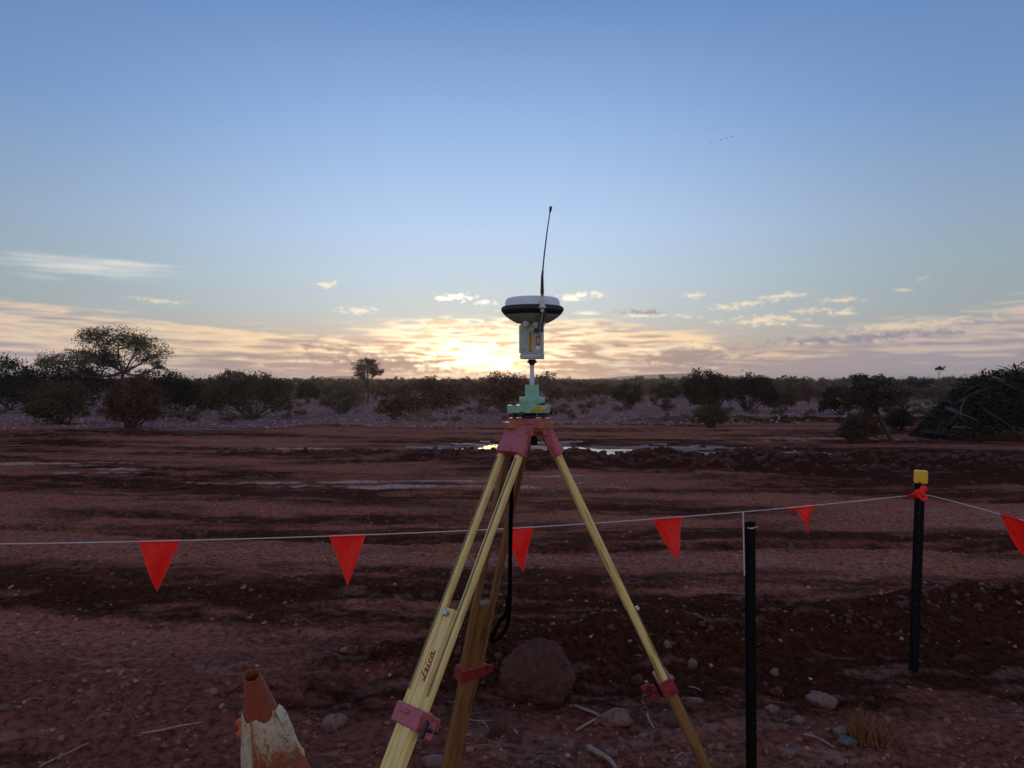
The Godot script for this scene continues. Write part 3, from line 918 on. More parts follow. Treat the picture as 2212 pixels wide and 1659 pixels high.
func make_stones() -> void:
	var rng := RandomNumberGenerator.new()
	rng.seed = 31
	# the boulder
	var p := on_ground(1168, 1528)
	var d := -p.z
	var u := d / FOCAL
	var mb := lump(rng, 44, 0.3, 23, 0.38)
	for k in mb.v.size():
		var q := mb.v[k]
		mb.v[k] = Vector3(q.x * 162.0 * u * 1.03, q.y * 156.0 * u * 1.12, q.z * 130.0 * u)
	var o := part("boulder", mb.mesh(M.boulder))
	o.position = p + Vector3(0, 42.0 * u, -0.12)
	tag(o, "large rounded reddish boulder half against the earth bank behind the tripod", "boulder")
	# x, foot, width, height, how it looks
	var list := [
		[1330, 1577, 66, 38, "stone", "pale flat-topped stone with a dark undercut right below the boulder"],
		[1077, 1592, 36, 44, "boulder", "upright reddish stone between the tripod's middle leg and the boulder"],
		[716, 1579, 52, 30, "stone", "pale wedge-shaped stone lying alone between the cone and the tripod"],
		[936, 1658, 46, 20, "stone", "grey-pink stone at the bottom edge between the two left tripod legs"],
		[1783, 1532, 52, 30, "stone", "largest pale stone right of the capless picket"],
		[1731, 1569, 28, 17, "stone", "small pale stone with a pointed top near the reddish patch by the capless picket"],
		[1822, 1597, 34, 24, "stone", "pale stone standing behind the blue-grey one beside the dry grass"],
		[1836, 1615, 38, 20, "grey_stone", "blue-grey stone in front of the dry grass tuft"],
		[1885, 1522, 17, 18, "boulder", "small round stone just above the dry grass tuft"],
		[1963, 1549, 16, 18, "boulder", "small upright stone right of the dry grass tuft"],
		[1677, 1461, 18, 15, "stone", "pale knobbly stone right of the capless picket halfway up the bank"],
		[1681, 1502, 25, 16, "boulder", "dull oval stone just right of the capless picket"],
		[1674, 1542, 28, 16, "stone", "lumpy pale stone right beside the capless picket's lower half"],
		[1820, 1656, 28, 14, "stone", "low stone at the bottom edge below the blue-grey stone"],
		[1706, 1643, 30, 20, "stone", "angular stone near the bottom edge right of the capless picket"],
		[1443, 1402, 14, 17, "stone", "small upright stone near the top of the bank right of the boulder"],
		[1496, 1446, 19, 22, "stone", "narrow pinkish stone on the bank above the right tripod clamp"],
		[1380, 1479, 24, 20, "boulder", "dull round stone half sunk in the bank left of the right tripod clamp"],
		[1330, 1489, 12, 11, "boulder", "tiny round stone on the bank between boulder and right tripod leg"],
		[1501, 1540, 27, 19, "boulder", "rounded stone in front of a flat one right of the right tripod leg"],
		[1503, 1522, 32, 11, "stone", "flat stone lying behind the rounded one right of the right tripod leg"],
		[1424, 1602, 19, 22, "boulder", "upright stone left of the right tripod leg's lower part"],
		[1370, 1591, 24, 13, "boulder", "dark low stone right of the flat-topped stone"],
		[1457, 1574, 38, 18, "boulder", "broad dark stone touching the right tripod leg from the left"],
		[1318, 1638, 28, 15, "stone", "low stone above the thick stick at the bottom edge"],
		[1537, 1622, 16, 11, "stone", "pale pebble just right of the right tripod leg near the bottom"],
		[1560, 1624, 20, 16, "stone", "pale-topped pebble between right tripod leg and capless picket"],
		[1112, 1606, 24, 14, "boulder", "dark flat stone left of the twig below the boulder"],
		[925, 1540, 14, 10, "boulder", "small stone left of the boulder beside the red clamp"],
		[352, 1355, 22, 8, "stone", "small pale stone below the first red flag from the left"],
	]
	for q in list:
		p = on_ground(q[0], q[1])
		u = -p.z / FOCAL
		mb = lump(rng, 9, 0.3, rng.randi() % 9999)
		for k in mb.v.size():
			var w := mb.v[k]
			mb.v[k] = Vector3(w.x * q[2] * u * 1.25, w.y * q[3] * u * 1.3, w.z * q[2] * u * 0.95)
		o = part("stone", mb.mesh(M[q[4]]))
		o.position = p + Vector3(0, q[3] * u * 0.36, -q[2] * u * 0.3)
		o.rotation.y = rng.randf_range(-0.5, 0.5)
		tag(o, q[5], "stone", "stones on the loose earth")

func make_sticks() -> void:
	var rng := RandomNumberGenerator.new()
	rng.seed = 77
	var list := [
		[[[1241, 1529], [1262, 1537], [1285, 1548], [1311, 1561]], 0.008, "pale forked stick leaning on the flat-topped stone below the boulder", [[1296, 1556], [1270, 1570], [1244, 1584]]],
		[[[1272, 1625], [1296, 1638], [1318, 1652], [1332, 1672]], 0.013, "thick pale stick at the bottom edge left of the right tripod leg", []],
		[[[985, 1553], [1010, 1557], [1040, 1560], [1090, 1556]], 0.004, "thin bent twig lying under the boulder", [[1040, 1560], [1050, 1570], [1056, 1581]]],
		[[[305, 1590], [345, 1583], [390, 1572], [435, 1565]], 0.006, "long thin stick lying left of the traffic cone", []],
		[[[84, 1662], [115, 1645], [150, 1628], [190, 1608]], 0.005, "thin stick running to the bottom edge at far left", []],
		[[[1489, 1487], [1503, 1491], [1516, 1496]], 0.004, "short pale splinter right of the right tripod clamp", []],
		[[[1398, 1549], [1405, 1566], [1414, 1580]], 0.006, "short upright twig above the upright stone left of the right tripod leg", []],
		[[[1458, 1644], [1468, 1634], [1478, 1629]], 0.004, "short pale splinter left of the right tripod leg near the bottom edge", []],
		[[[1738, 1591], [1770, 1601], [1802, 1620]], 0.006, "curved pale root right of the capless picket near the bottom", []],
		[[[1850, 1583], [1862, 1600], [1872, 1616]], 0.004, "thin stem lying in front of the dry grass tuft", []],
	]
	for q in list:
		var mb := MB.new()
		for line in [q[0], q[3]]:
			if line.is_empty():
				continue
			var pts := []
			for xy in line:
				var p := on_ground(xy[0], xy[1])
				pts.push_back(Vector3(p.x, ground_height(p.x, p.z) + q[1] * 0.9 + rng.randf_range(0.0, 0.008), p.z))
			pts = spline(pts, 4)
			var rr := []
			for k in pts.size():
				rr.push_back(q[1] * (1.0 - 0.45 * k / pts.size()) * rng.randf_range(0.85, 1.15))
			mb.tube(pts, rr, 7)
		tag(part("stick", mb.mesh(M.stick)), q[2], "stick", "sticks on the loose earth")

func make_grass_tuft() -> void:
	var rng := RandomNumberGenerator.new()
	rng.seed = 8
	var p := on_ground(1885, 1600)
	var o := thing("grass_tuft", "orange-brown tuft of dry grass among stones at lower right", "grass", p)
	var mb := MB.new()
	mb.flat = true
	for k in 260:
		var a := rng.randf() * TAU
		var r := 0.07 * sqrt(rng.randf())
		var b := Vector3(cos(a) * r * 1.3, -0.01, sin(a) * r)
		var tall := rng.randf_range(0.05, 0.14) * (1.25 if b.x < 0 else 0.8)
		var tip := b + Vector3(rng.randf_range(-0.06, 0.05), tall, rng.randf_range(-0.05, 0.05))
		var w := Vector3(rng.randf_range(-1, 1), 0, rng.randf_range(-1, 1)).normalized() * 0.0022
		mb.color = Color(0.26, 0.105, 0.036) * rng.randf_range(0.4, 1.2)
		var i := mb.v.size()
		var mid := b.lerp(tip, 0.55) + Vector3(0, 0.012, 0)
		for q in [b - w, b + w, mid - w * 0.8, mid + w * 0.8, tip]:
			mb.put(q, Vector3.UP)
		mb.idx.append_array([i, i + 2, i + 1, i + 1, i + 2, i + 3, i + 2, i + 4, i + 3])
	var bl := part("blades", mb.mesh(M.bark), o, true)
	bl.set_meta("kind", "stuff")

# ------------------------------------------------------------------ plants
# lobes: centre x, centre y, half width, half height, half depth in metres from the foot
func grow(rng: RandomNumberGenerator, lobes: Array, stems: int, clusters: int, leaves: int, leaf: float, tone: Color, bark: Color, trunk := [], spread := 0.3, stem_r := 0.03, hollow := 0.45) -> Array:
	var wood := MB.new()
	wood.color = bark
	var fol := MB.new()
	fol.flat = true
	var total := 0.0
	for l in lobes:
		total += l[2] * l[3]
	var fork := Vector3.ZERO
	if trunk.size():
		var pts := spline(trunk, 4)
		var rr := []
		for k in pts.size():
			rr.push_back(stem_r * 2.4 * (1.25 - 0.5 * k / pts.size()))
		wood.tube(pts, rr, 7)
		fork = trunk[trunk.size() - 1]
	for l in lobes:
		var mid := Vector3(l[0], l[1], l[5] if l.size() > 5 else 0.0)
		var share: float = l[2] * l[3] / total
		var ns := maxi(1, int(round(stems * share)))
		var ends := []
		var limb := []
		if trunk.size():
			var tip: Vector3 = mid + Vector3(0, -0.1, 0) * l[3]
			limb = spline([fork, fork.lerp(tip, 0.4) + Vector3(rng.randf_range(-0.1, 0.1) * l[2], -0.14 * fork.distance_to(tip) * rng.randf_range(0.2, 1.2), 0), tip], 5)
			var lr := []
			for k in limb.size():
				lr.push_back(stem_r * (1.5 - 0.9 * k / limb.size()))
			wood.tube(limb, lr, 6, false)
		for s in ns:
			var start: Vector3 = limb[rng.randi_range(3, limb.size() - 1)] if trunk.size() else Vector3(rng.randf_range(-1, 1), 0, rng.randf_range(-1, 1)) * spread * 0.5
			var off := Vector3(rng.randf_range(-0.65, 0.65) * l[2], rng.randf_range(-0.5, 0.4) * l[3], rng.randf_range(-0.65, 0.65) * l[4])
			var end := mid + off
			var bend: Vector3 = start.lerp(end, 0.5) + Vector3(rng.randf_range(-0.12, 0.12), rng.randf_range(-0.15, 0.08), rng.randf_range(-0.12, 0.12)) * start.distance_to(end)
			bend.y = maxf(bend.y, 0.05)
			var pts := spline([start, bend, end], 4)
			var rr := []
			for k in pts.size():
				rr.push_back(stem_r * (0.6 if trunk.size() else 1.0) * (1.0 - 0.7 * k / pts.size()) * rng.randf_range(0.9, 1.1))
			wood.tube(pts, rr, 5, false)
			ends.push_back(end)
			ends.push_back(bend.lerp(end, 0.5))
		var nc := maxi(3, int(clusters * share))
		var per := maxi(2, int(leaves * share / nc))
		for q in nc:
			var a := rng.randf() * TAU
			var up := rng.randf_range(-0.75, 1.0)
			var r := lerpf(hollow, 1.0, pow(rng.randf(), 0.6)) * rng.randf_range(0.78, 1.06)
			var flatr := sqrt(maxf(0.0, 1.0 - up * up))
			var p := mid + Vector3(cos(a) * flatr * l[2], up * l[3], sin(a) * flatr * l[4]) * r
			if p.y < 0.12:
				p.y = 0.12 + rng.randf() * 0.1
			var best: Vector3 = ends[0]
			for e in ends:
				if p.distance_squared_to(e) < p.distance_squared_to(best):
					best = e
			var bend: Vector3 = best.lerp(p, 0.5) + Vector3(rng.randf_range(-1, 1), rng.randf_range(-0.6, 0.6), rng.randf_range(-1, 1)) * 0.06 * l[2]
			wood.tube([best, bend, p], [stem_r * 0.32, stem_r * 0.24, stem_r * 0.1], 3, false)
			var shade := rng.randf_range(0.65, 1.4)
			var col := Color(tone.r * shade * rng.randf_range(0.9, 1.15), tone.g * shade, tone.b * shade * rng.randf_range(0.8, 1.1))
			var cr: float = clampf(0.32 * sqrt(l[2] * l[3]), 0.1, 0.5)
			var dir := (p - best).normalized()
			for k in per:
				var o := p + Vector3(rng.randfn(), rng.randfn() * 0.65, rng.randfn()) * cr * 0.5
				if o.y < 0.04:
					continue
				var al := (Vector3(rng.randf_range(-1, 1), rng.randf_range(-0.8, 1.0), rng.randf_range(-1, 1)) + dir * 0.6).normalized() * leaf * rng.randf_range(0.6, 1.4)
				var ac := al.cross(Vector3(rng.randf_range(-1, 1), rng.randf_range(-1, 1), rng.randf_range(-1, 1))).normalized() * leaf * rng.randf_range(0.16, 0.3)
				fol.color = col * rng.randf_range(0.8, 1.2)
				var i := fol.v.size()
				fol.v.append_array([o - al * 0.5, o + ac, o + al * 0.5, o - ac])
				fol.c.append_array([fol.color, fol.color, fol.color, fol.color])
				fol.idx.append_array([i, i + 1, i + 2, i, i + 2, i + 3])
	return [wood.mesh(M.bark), fol.mesh(M.foliage)]

const OLIVE := Color(0.088, 0.074, 0.040)
const DARK := Color(0.042, 0.038, 0.022)
const BROWN := Color(0.105, 0.066, 0.042)
const RUSTY := Color(0.115, 0.060, 0.040)
const GREY := Color(0.14, 0.105, 0.066)
const BARK := Color(0.055, 0.038, 0.032)
const PALE_BARK := Color(0.30, 0.23, 0.18)

func plant(rng: RandomNumberGenerator, called: String, label: String, category: String, x: float, foot: float, lobes_px: Array, stems: int, clusters: int, leaves: int, leaf: float, tone: Color, opts := {}) -> void:
	var p := standing(x, foot)
	var u := -p.z / FOCAL
	var lobes := []
	for l in lobes_px:
		lobes.push_back([(l[0] - x) * u, maxf((foot - l[1]) * u, 0.15), l[2] * u, l[3] * u, l[2] * u * opts.get("deep", 0.8), rng.randf_range(-0.15, 0.15) * l[2] * u])
	var trunk := []
	for t in opts.get("trunk", []):
		trunk.push_back(Vector3((t[0] - x) * u, (foot - t[1]) * u - 0.05, 0))
	var m := grow(rng, lobes, stems, clusters, leaves, leaf, tone, opts.get("bark", BARK), trunk, 0.35, opts.get("stem", 0.035), opts.get("hollow", 0.45))
	var o := thing(called, label, category, p, opts.get("group", "scrub on the stony plain"))
	part("branches" if trunk.is_empty() else "trunk", m[0], o, true)
	part("foliage" if trunk.is_empty() else "crown", m[1], o, true)

func make_plants() -> void:
	var rng := RandomNumberGenerator.new()
	rng.seed = 404
	# big spreading tree on the left
	plant(rng, "spreading_tree", "tallest tree, wide flat-topped crown on a forked dark trunk at left", "tree", 262, 896,
		[[262, 738, 84, 34], [150, 776, 72, 26], [110, 788, 48, 20], [325, 770, 46, 30], [300, 745, 50, 22], [215, 770, 50, 26], [205, 728, 38, 22], [345, 790, 26, 14]], 34, 380, 13000, 0.095, Color(0.15, 0.128, 0.07),
		{"trunk": [[262, 896], [258, 865], [262, 830], [266, 803]], "stem": 0.038, "hollow": 0.15, "group": "trees above the scrub"})
	plant(rng, "round_tree", "small round-crowned tree standing above the scrub left of the bright sky", "tree", 794, 872,
		[[793, 795, 36, 20], [775, 808, 22, 14], [813, 806, 20, 13], [796, 783, 22, 12]], 18, 120, 3600, 0.12, Color(0.14, 0.115, 0.065),
		{"trunk": [[793, 872], [796, 850], [793, 826]], "stem": 0.034, "hollow": 0.2, "group": "trees above the scrub"})
	plant(rng, "lone_tree", "tiny far tree with bare stem and small tuft above the ridge at right", "tree", 2028, 850,
		[[2030, 795, 11, 4.5], [2024, 797, 8, 3.5], [2035, 797, 6, 3]], 5, 26, 620, 0.2, DARK,
		{"trunk": [[2028, 850], [2027, 825], [2028, 806]], "stem": 0.018, "hollow": 0.1, "group": "trees above the scrub"})
	# scrub from left to right: name, label, x, foot, lobes, stems, clusters, leaves, leaf, tone
	var list := [
		["dark_bush", "dark green bush cut by the left edge", 20, 886, [[10, 828, 60, 46], [60, 840, 44, 40], [-40, 820, 60, 50]], 10, 110, 5200, 0.15, DARK],
		["dark_bush", "wide dark bush under the left side of the spreading tree", 120, 890, [[110, 842, 70, 46], [170, 838, 50, 44], [225, 815, 48, 40]], 12, 130, 6000, 0.15, DARK],
		["dry_bush", "brownish bush in front of the spreading tree, left of a pale scrap", 135, 917, [[130, 872, 58, 42], [95, 888, 36, 28]], 14, 110, 4600, 0.11, BROWN],
		["dry_bush", "rust-brown bush in front of the spreading tree's trunk", 285, 926, [[285, 872, 50, 50], [262, 892, 36, 32], [320, 880, 30, 40]], 14, 110, 4600, 0.11, RUSTY],
		["dark_bush", "dark bush right of the spreading tree's trunk", 385, 900, [[370, 852, 46, 40], [415, 862, 34, 34], [330, 838, 40, 30]], 12, 110, 4800, 0.13, DARK],
		["wide_bush", "widest olive bush with fanning stems left of centre", 545, 906, [[540, 848, 92, 42], [490, 852, 56, 40], [600, 850, 44, 40], [455, 868, 30, 24]], 26, 190, 8200, 0.12, OLIVE],
		["spiky_bush", "grey sparse bush top sticking up behind the wide olive bush", 515, 880, [[505, 815, 40, 16], [560, 820, 34, 10]], 14, 60, 1500, 0.13, OLIVE],
		["far_bush", "dark round bush between the wide olive bush and the spiky grey bush", 665, 870, [[664, 846, 30, 20]], 8, 50, 2200, 0.16, DARK],
		["spiky_bush", "grey spiky bush with bare stems left of the round-crowned tree", 738, 894, [[740, 858, 50, 34], [712, 862, 26, 24], [768, 860, 24, 26]], 26, 100, 3400, 0.11, GREY],
		["stemmy_bush", "broad brown bush with pale bare branches left of the tripod", 905, 908, [[915, 860, 68, 40], [850, 880, 34, 26], [965, 858, 30, 34]], 24, 150, 6200, 0.12, BROWN],
		["far_bush", "brown bush behind the gap between two broad bushes left of the tripod", 1010, 872, [[1005, 842, 38, 26], [970, 846, 26, 22]], 10, 70, 3000, 0.15, BROWN],
		["rusty_bush", "tall rusty bush rising directly behind the tripod head", 1095, 892, [[1085, 842, 58, 38], [1115, 850, 40, 38], [1060, 858, 36, 30]], 24, 150, 6000, 0.12, RUSTY],
		["far_bush", "slender dark little tree just right of the tripod's green adapter", 1196, 874, [[1197, 848, 18, 20]], 5, 30, 1100, 0.15, BROWN],
		["far_bush", "low brown bush second right of the tripod", 1250, 862, [[1248, 845, 28, 14]], 6, 34, 1500, 0.18, BROWN],
		["far_bush", "low brown bush left of the broom-shaped bush right of the tripod", 1305, 864, [[1303, 844, 30, 16]], 6, 34, 1500, 0.18, BROWN],
		["broom_bush", "broom-shaped dark bush in the middle of the right-hand plain", 1358, 884, [[1355, 850, 32, 24], [1370, 858, 20, 20]], 12, 60, 2600, 0.13, DARK],
		["small_bush", "small upright bush right of the broom-shaped bush", 1438, 888, [[1438, 873, 12, 13]], 7, 22, 800, 0.1, BROWN],
		["small_bush", "smallest pale bush between broom-shaped bush and dark tree pair", 1414, 876, [[1414, 863, 10, 11]], 6, 18, 600, 0.12, GREY],
		["far_bush", "dark bush behind the smallest pale bush", 1440, 868, [[1438, 846, 34, 20]], 6, 44, 1900, 0.18, DARK],
		["dark_tree", "taller of two dark dense trees right of centre", 1530, 892, [[1525, 830, 46, 32], [1500, 838, 26, 30], [1555, 840, 32, 34], [1520, 865, 40, 22]], 16, 150, 6800, 0.14, DARK],
		["dark_tree", "lower of two dark dense trees right of centre, with forked stems", 1615, 889, [[1620, 838, 48, 30], [1650, 848, 28, 30], [1590, 846, 28, 30]], 14, 130, 5600, 0.14, DARK],
		["dry_bush", "brown bush leaning right of the two dark trees", 1690, 888, [[1690, 862, 36, 22], [1665, 868, 24, 18]], 10, 70, 2600, 0.13, BROWN],
		["ball_bush", "ball-shaped olive bush standing alone near the puddles", 1536, 925, [[1536, 897, 37, 24]], 22, 90, 4600, 0.075, OLIVE],
		["dark_bush", "dark bush left of the leaning tree", 1815, 896, [[1812, 862, 38, 30], [1790, 874, 24, 20]], 10, 80, 3600, 0.13, DARK],
		["far_bush", "reddish low bush between the dark trees and the leaning tree", 1745, 868, [[1742, 850, 36, 14]], 8, 50, 2000, 0.16, RUSTY],
		["stump_bush", "dark stubby shrub at the foot of the brush pile's left end", 1942, 931, [[1942, 905, 28, 24], [1925, 915, 18, 14]], 10, 60, 2400, 0.1, DARK],
		["dry_bush", "reddish thin shrub at the foot of the leaning tree", 1850, 955, [[1860, 925, 44, 26], [1830, 935, 26, 16]], 26, 90, 2600, 0.08, Color(0.10, 0.055, 0.042)],
		["far_bush", "dark green bush behind the leaning tree's right side", 1985, 862, [[1985, 836, 40, 22], [2020, 842, 34, 18]], 8, 70, 2800, 0.2, DARK],
		["far_bush", "dark green tree behind the left end of the brush pile", 2080, 860, [[2075, 834, 44, 22], [2110, 830, 38, 22]], 8, 70, 2800, 0.2, DARK],
		["far_bush", "dark green tree behind the top of the brush pile", 2180, 860, [[2165, 822, 40, 20], [2220, 818, 50, 24]], 8, 70, 2800, 0.2, DARK],
	]
	for q in list:
		var o := {}
		if q[0] in ["stemmy_bush"]:
			o.bark = PALE_BARK
		if q[0] in ["spiky_bush", "rusty_bush", "wide_bush"]:
			o.bark = Color(0.10, 0.07, 0.055)
		if q[0] == "dark_tree":
			o.stem = 0.06
		if q[2] < 440:      # the thick scrub on the left
			for l in q[4]:
				l[1] -= 5
				l[2] *= 1.1
				l[3] *= 1.2
			q[6] = int(q[6] * 1.5)
			q[7] = int(q[7] * 1.6)
		plant(rng, q[0], q[1], "tree" if q[0] == "dark_tree" else "bush", q[2], q[3], q[4], q[5], q[6], q[7], q[8], q[9], o)
	# the leaning tree by the brush pile
	plant(rng, "leaning_tree", "wispy brown tree with a leaning trunk left of the brush pile", "tree", 1932, 956,
		[[1885, 848, 62, 36], [1850, 862, 34, 34], [1915, 860, 36, 34], [1880, 880, 44, 28], [1838, 915, 24, 20], [1860, 830, 34, 26], [1905, 835, 34, 24], [1945, 855, 20, 26]], 46, 230, 8200, 0.085, Color(0.085, 0.062, 0.046),
		{"trunk": [[1932, 956], [1916, 930], [1900, 900], [1890, 872]], "stem": 0.020, "hollow": 0.1, "group": "trees above the scrub"})
	# far scrub that reads as one mass; haze is painted into the lighter tones
	var kinds := []
	for k in 6:
		kinds.push_back(grow(rng, [[0.0, 1.3, 1.7, 1.0, 1.5], [0.9, 1.2, 1.1, 0.9, 1.0], [-0.9, 1.0, 1.0, 0.8, 1.0]], 6, 40, 900, 0.3, [DARK * 1.6, OLIVE * 1.5, BROWN * 1.2, BROWN * 1.5, GREY * 1.2, OLIVE][k], BARK, [], 0.4, 0.05))
	for k in 6:
		var spots := []
		for i in 260:
			var d := 62.0 * pow(8.0, pow(rng.randf(), 0.8))
			var ang := rng.randf_range(-0.66, 0.66)
			if d < 115.0 and rng.randf() < 0.6:
				continue
			var s := (1.5 + 0.0042 * d) / 2.3 * rng.randf_range(0.75, 1.04) * (1.0 + 0.12 * noise_a.get_noise_2d(ang * 60.0, d * 0.2))
			if rng.randf() < 0.07:
				s *= rng.randf_range(1.15, 1.5)
			spots.push_back(Transform3D(Basis(Vector3.UP, rng.randf() * TAU).scaled(Vector3(1.0, s, 1.0) * rng.randf_range(0.95, 1.0)), Vector3(sin(ang) * d, 0, -cos(ang) * d)))
		for which in 2:
			var mm := MultiMesh.new()
			mm.transform_format = MultiMesh.TRANSFORM_3D
			mm.mesh = kinds[k][which]
			mm.instance_count = spots.size()
			for i in spots.size():
				mm.set_instance_transform(i, spots[i])
			var o := MultiMeshInstance3D.new()
			o.name = numbered("distant_scrub")
			o.multimesh = mm
			o.set_meta("kind", "stuff")
			add_child(o, true)
	# low tussocks over the plain
	var tuft := grow(rng, [[0.0, 0.16, 0.2, 0.14, 0.2]], 6, 14, 220, 0.12, GREY, BARK, [], 0.1, 0.008)
	scatter("low_tussocks", tuft[1], rng, 260, func(r: RandomNumberGenerator):
		var d := 29.0 * pow(2.6, r.randf())
		var x := r.randf_range(-0.72, 0.72) * d
		return [Transform3D(Basis(Vector3.UP, r.randf() * TAU).scaled(Vector3.ONE * r.randf_range(0.4, 1.5)), Vector3(x, ground_height(x, -d), -d)), Color.WHITE])

func make_brush_pile() -> void:
	var rng := RandomNumberGenerator.new()
	rng.seed = 91
	var foot := standing(2130, 945)
	var u := -foot.z / FOCAL
	var o := thing("brush_pile", "big heap of dead branches and leaves at the right edge", "brush pile", foot)
	# the heap's outline: height over x, from the left end to far outside the frame
	var tall := func(x: float) -> float: return steps(x, [-1.9, -1.5, -0.9, -0.35, 0.3, 1.2, 2.4, 3.4, 4.2], [0.05, 0.55, 1.2, 1.75, 1.82, 1.95, 2.0, 1.5, 0.2])
	var spot := func(r: RandomNumberGenerator, shell: float) -> Vector3:
		var x := r.randf_range(-1.85, 4.0)
		var h: float = tall.call(x) * (1.0 + 0.16 * noise_c.get_noise_1d(x * 26.0) + 0.10 * noise_a.get_noise_1d(x * 60.0))
		var f := r.randf_range(-1.0, 1.0)
		var y := h * sqrt(maxf(0.0, 1.0 - f * f * 0.95)) * lerpf(shell, 1.03, r.randf())
		return Vector3(x, maxf(y, 0.03), f * -1.5 * (0.4 + h * 0.3))
	for k in 64:       # the branches that stand out
		var p: Vector3 = spot.call(rng, 0.85)
		p.z = absf(p.z) * 0.9 + 0.1
		var dir := Vector3(rng.randf_range(-1, 1), rng.randf_range(-0.7, 0.5), rng.randf_range(-0.3, 0.6)).normalized()
		var l := rng.randf_range(0.4, 1.3)
		var r := rng.randf_range(0.012, 0.04)
		var mb := MB.new()
		mb.color = (PALE_BARK * 0.6 if k < 12 else Color(0.07, 0.052, 0.042)) * rng.randf_range(0.5, 1.1)
		var a := p - dir * l * 0.5
		var b := p + dir * l * 0.5
		a.y = maxf(a.y, 0.02)
		b.y = maxf(b.y, 0.02)
		var pts := spline([a, p + Vector3(rng.randf_range(-0.1, 0.1), rng.randf_range(-0.06, 0.1), 0.05), b], 4)
		var rr := []
		for i in pts.size():
			rr.push_back(r * (1.0 - 0.7 * i / pts.size()))
		mb.tube(pts, rr, 5)
		part("branch", mb.mesh(M.bark), o, true)
	var tw := MB.new()
	for k in 90:       # ends poking out of the heap
		var x := rng.randf_range(-1.8, 3.6)
		var h: float = tall.call(x)
		var f := rng.randf_range(-0.2, 0.9)
		var p := Vector3(x, h * sqrt(1.0 - f * f * 0.95) * 0.9, f * 1.2)
		var q := p + Vector3(rng.randf_range(-0.4, 0.3), rng.randf_range(0.05, 0.4), rng.randf_range(-0.1, 0.3)) * rng.randf_range(0.4, 1.1)
		tw.color = Color(0.05, 0.038, 0.03) * rng.randf_range(0.5, 1.8)
		tw.tube([p, p.lerp(q, 0.5) + Vector3(0.02, 0.03, 0), q], [0.012, 0.008, 0.003], 4, false)
	for k in 2600:
		var p: Vector3 = spot.call(rng, 0.35)
		var dir := Vector3(rng.randf_range(-1, 1), rng.randf_range(-0.6, 0.7), rng.randf_range(-0.8, 0.8)).normalized()
		var l := rng.randf_range(0.25, 0.9)
		var r := rng.randf_range(0.003, 0.011)
		tw.color = Color(0.045, 0.034, 0.028) * rng.randf_range(0.4, 1.9)
		var a := p - dir * l * 0.5
		a.y = maxf(a.y, 0.01)
		tw.tube([a, p + Vector3(rng.randf_range(-1, 1), rng.randf_range(-1, 1), 0) * 0.05, p + dir * l * 0.5], [r, r * 0.8, r * 0.3], 3, false)
	part("twigs", tw.mesh(M.bark), o, true).set_meta("kind", "stuff")
	var lf := MB.new()
	lf.flat = true
	for k in 20000:
		var p: Vector3 = spot.call(rng, 0.3)
		var al := Vector3(rng.randf_range(-1, 1), rng.randf_range(-1, 0.6), rng.randf_range(-1, 1)).normalized() * rng.randf_range(0.05, 0.12)
		var ac := al.cross(Vector3(rng.randf_range(-1, 1), rng.randf_range(-1, 1), rng.randf_range(-1, 1))).normalized() * rng.randf_range(0.014, 0.034)
		var col := Color(0.036, 0.032, 0.02) * rng.randf_range(0.4, 1.2)
		var i := lf.v.size()
		lf.v.append_array([p - al, p + ac, p + al, p - ac])
		lf.c.append_array([col, col, col, col])
		lf.idx.append_array([i, i + 1, i + 2, i, i + 2, i + 3])
	part("dead_leaves", lf.mesh(M.foliage), o, true).set_meta("kind", "stuff")

# ------------------------------------------------------------------ tripod and instrument
const TD := 2.4
func tx(x: float) -> float:
	return (x - 1106.0) / FOCAL * TD
func ty(y: float) -> float:
	return EYE + (HORIZON - y) / FOCAL * TD
func px(n: float) -> float:
	return n / FOCAL * TD

func profile(rows: Array) -> Array:   # (half width, y) of the measured frame into (radius, height), from below upwards
	var out := []
	for r in rows:
		out.push_back(Vector2(px(r[0]), ty(r[1])))
	return out

func rounded_triangle(r: float, corner: float, turn: float) -> PackedVector2Array:
	var p := PackedVector2Array()
	for k in 3:
		var a := turn + TAU * k / 3
		for j in 9:
			var b := a + (j - 4) / 8.0 * TAU / 3
			p.push_back(Vector2(cos(a), sin(a)) * (r - corner) + Vector2(cos(b), sin(b)) * corner)
	return p

func lettering(words: String, size: float, m: Material, at_: Vector3, b: Basis, parent: Node3D, bold := false, italic := false, serif := false) -> void:
	var t := TextMesh.new()
	t.text = words
	var f := SystemFont.new()
	f.font_names = PackedStringArray(["Droid Serif" if serif else "Droid Sans"])
	f.font_weight = 700 if bold else 400
	f.font_italic = italic
	t.font = f
	t.font_size = 32
	t.pixel_size = size / 32.0
	t.depth = 0.0006
	t.material = m
	var o := part("lettering", t, parent)
	o.transform = Transform3D(b, o.position + at_)

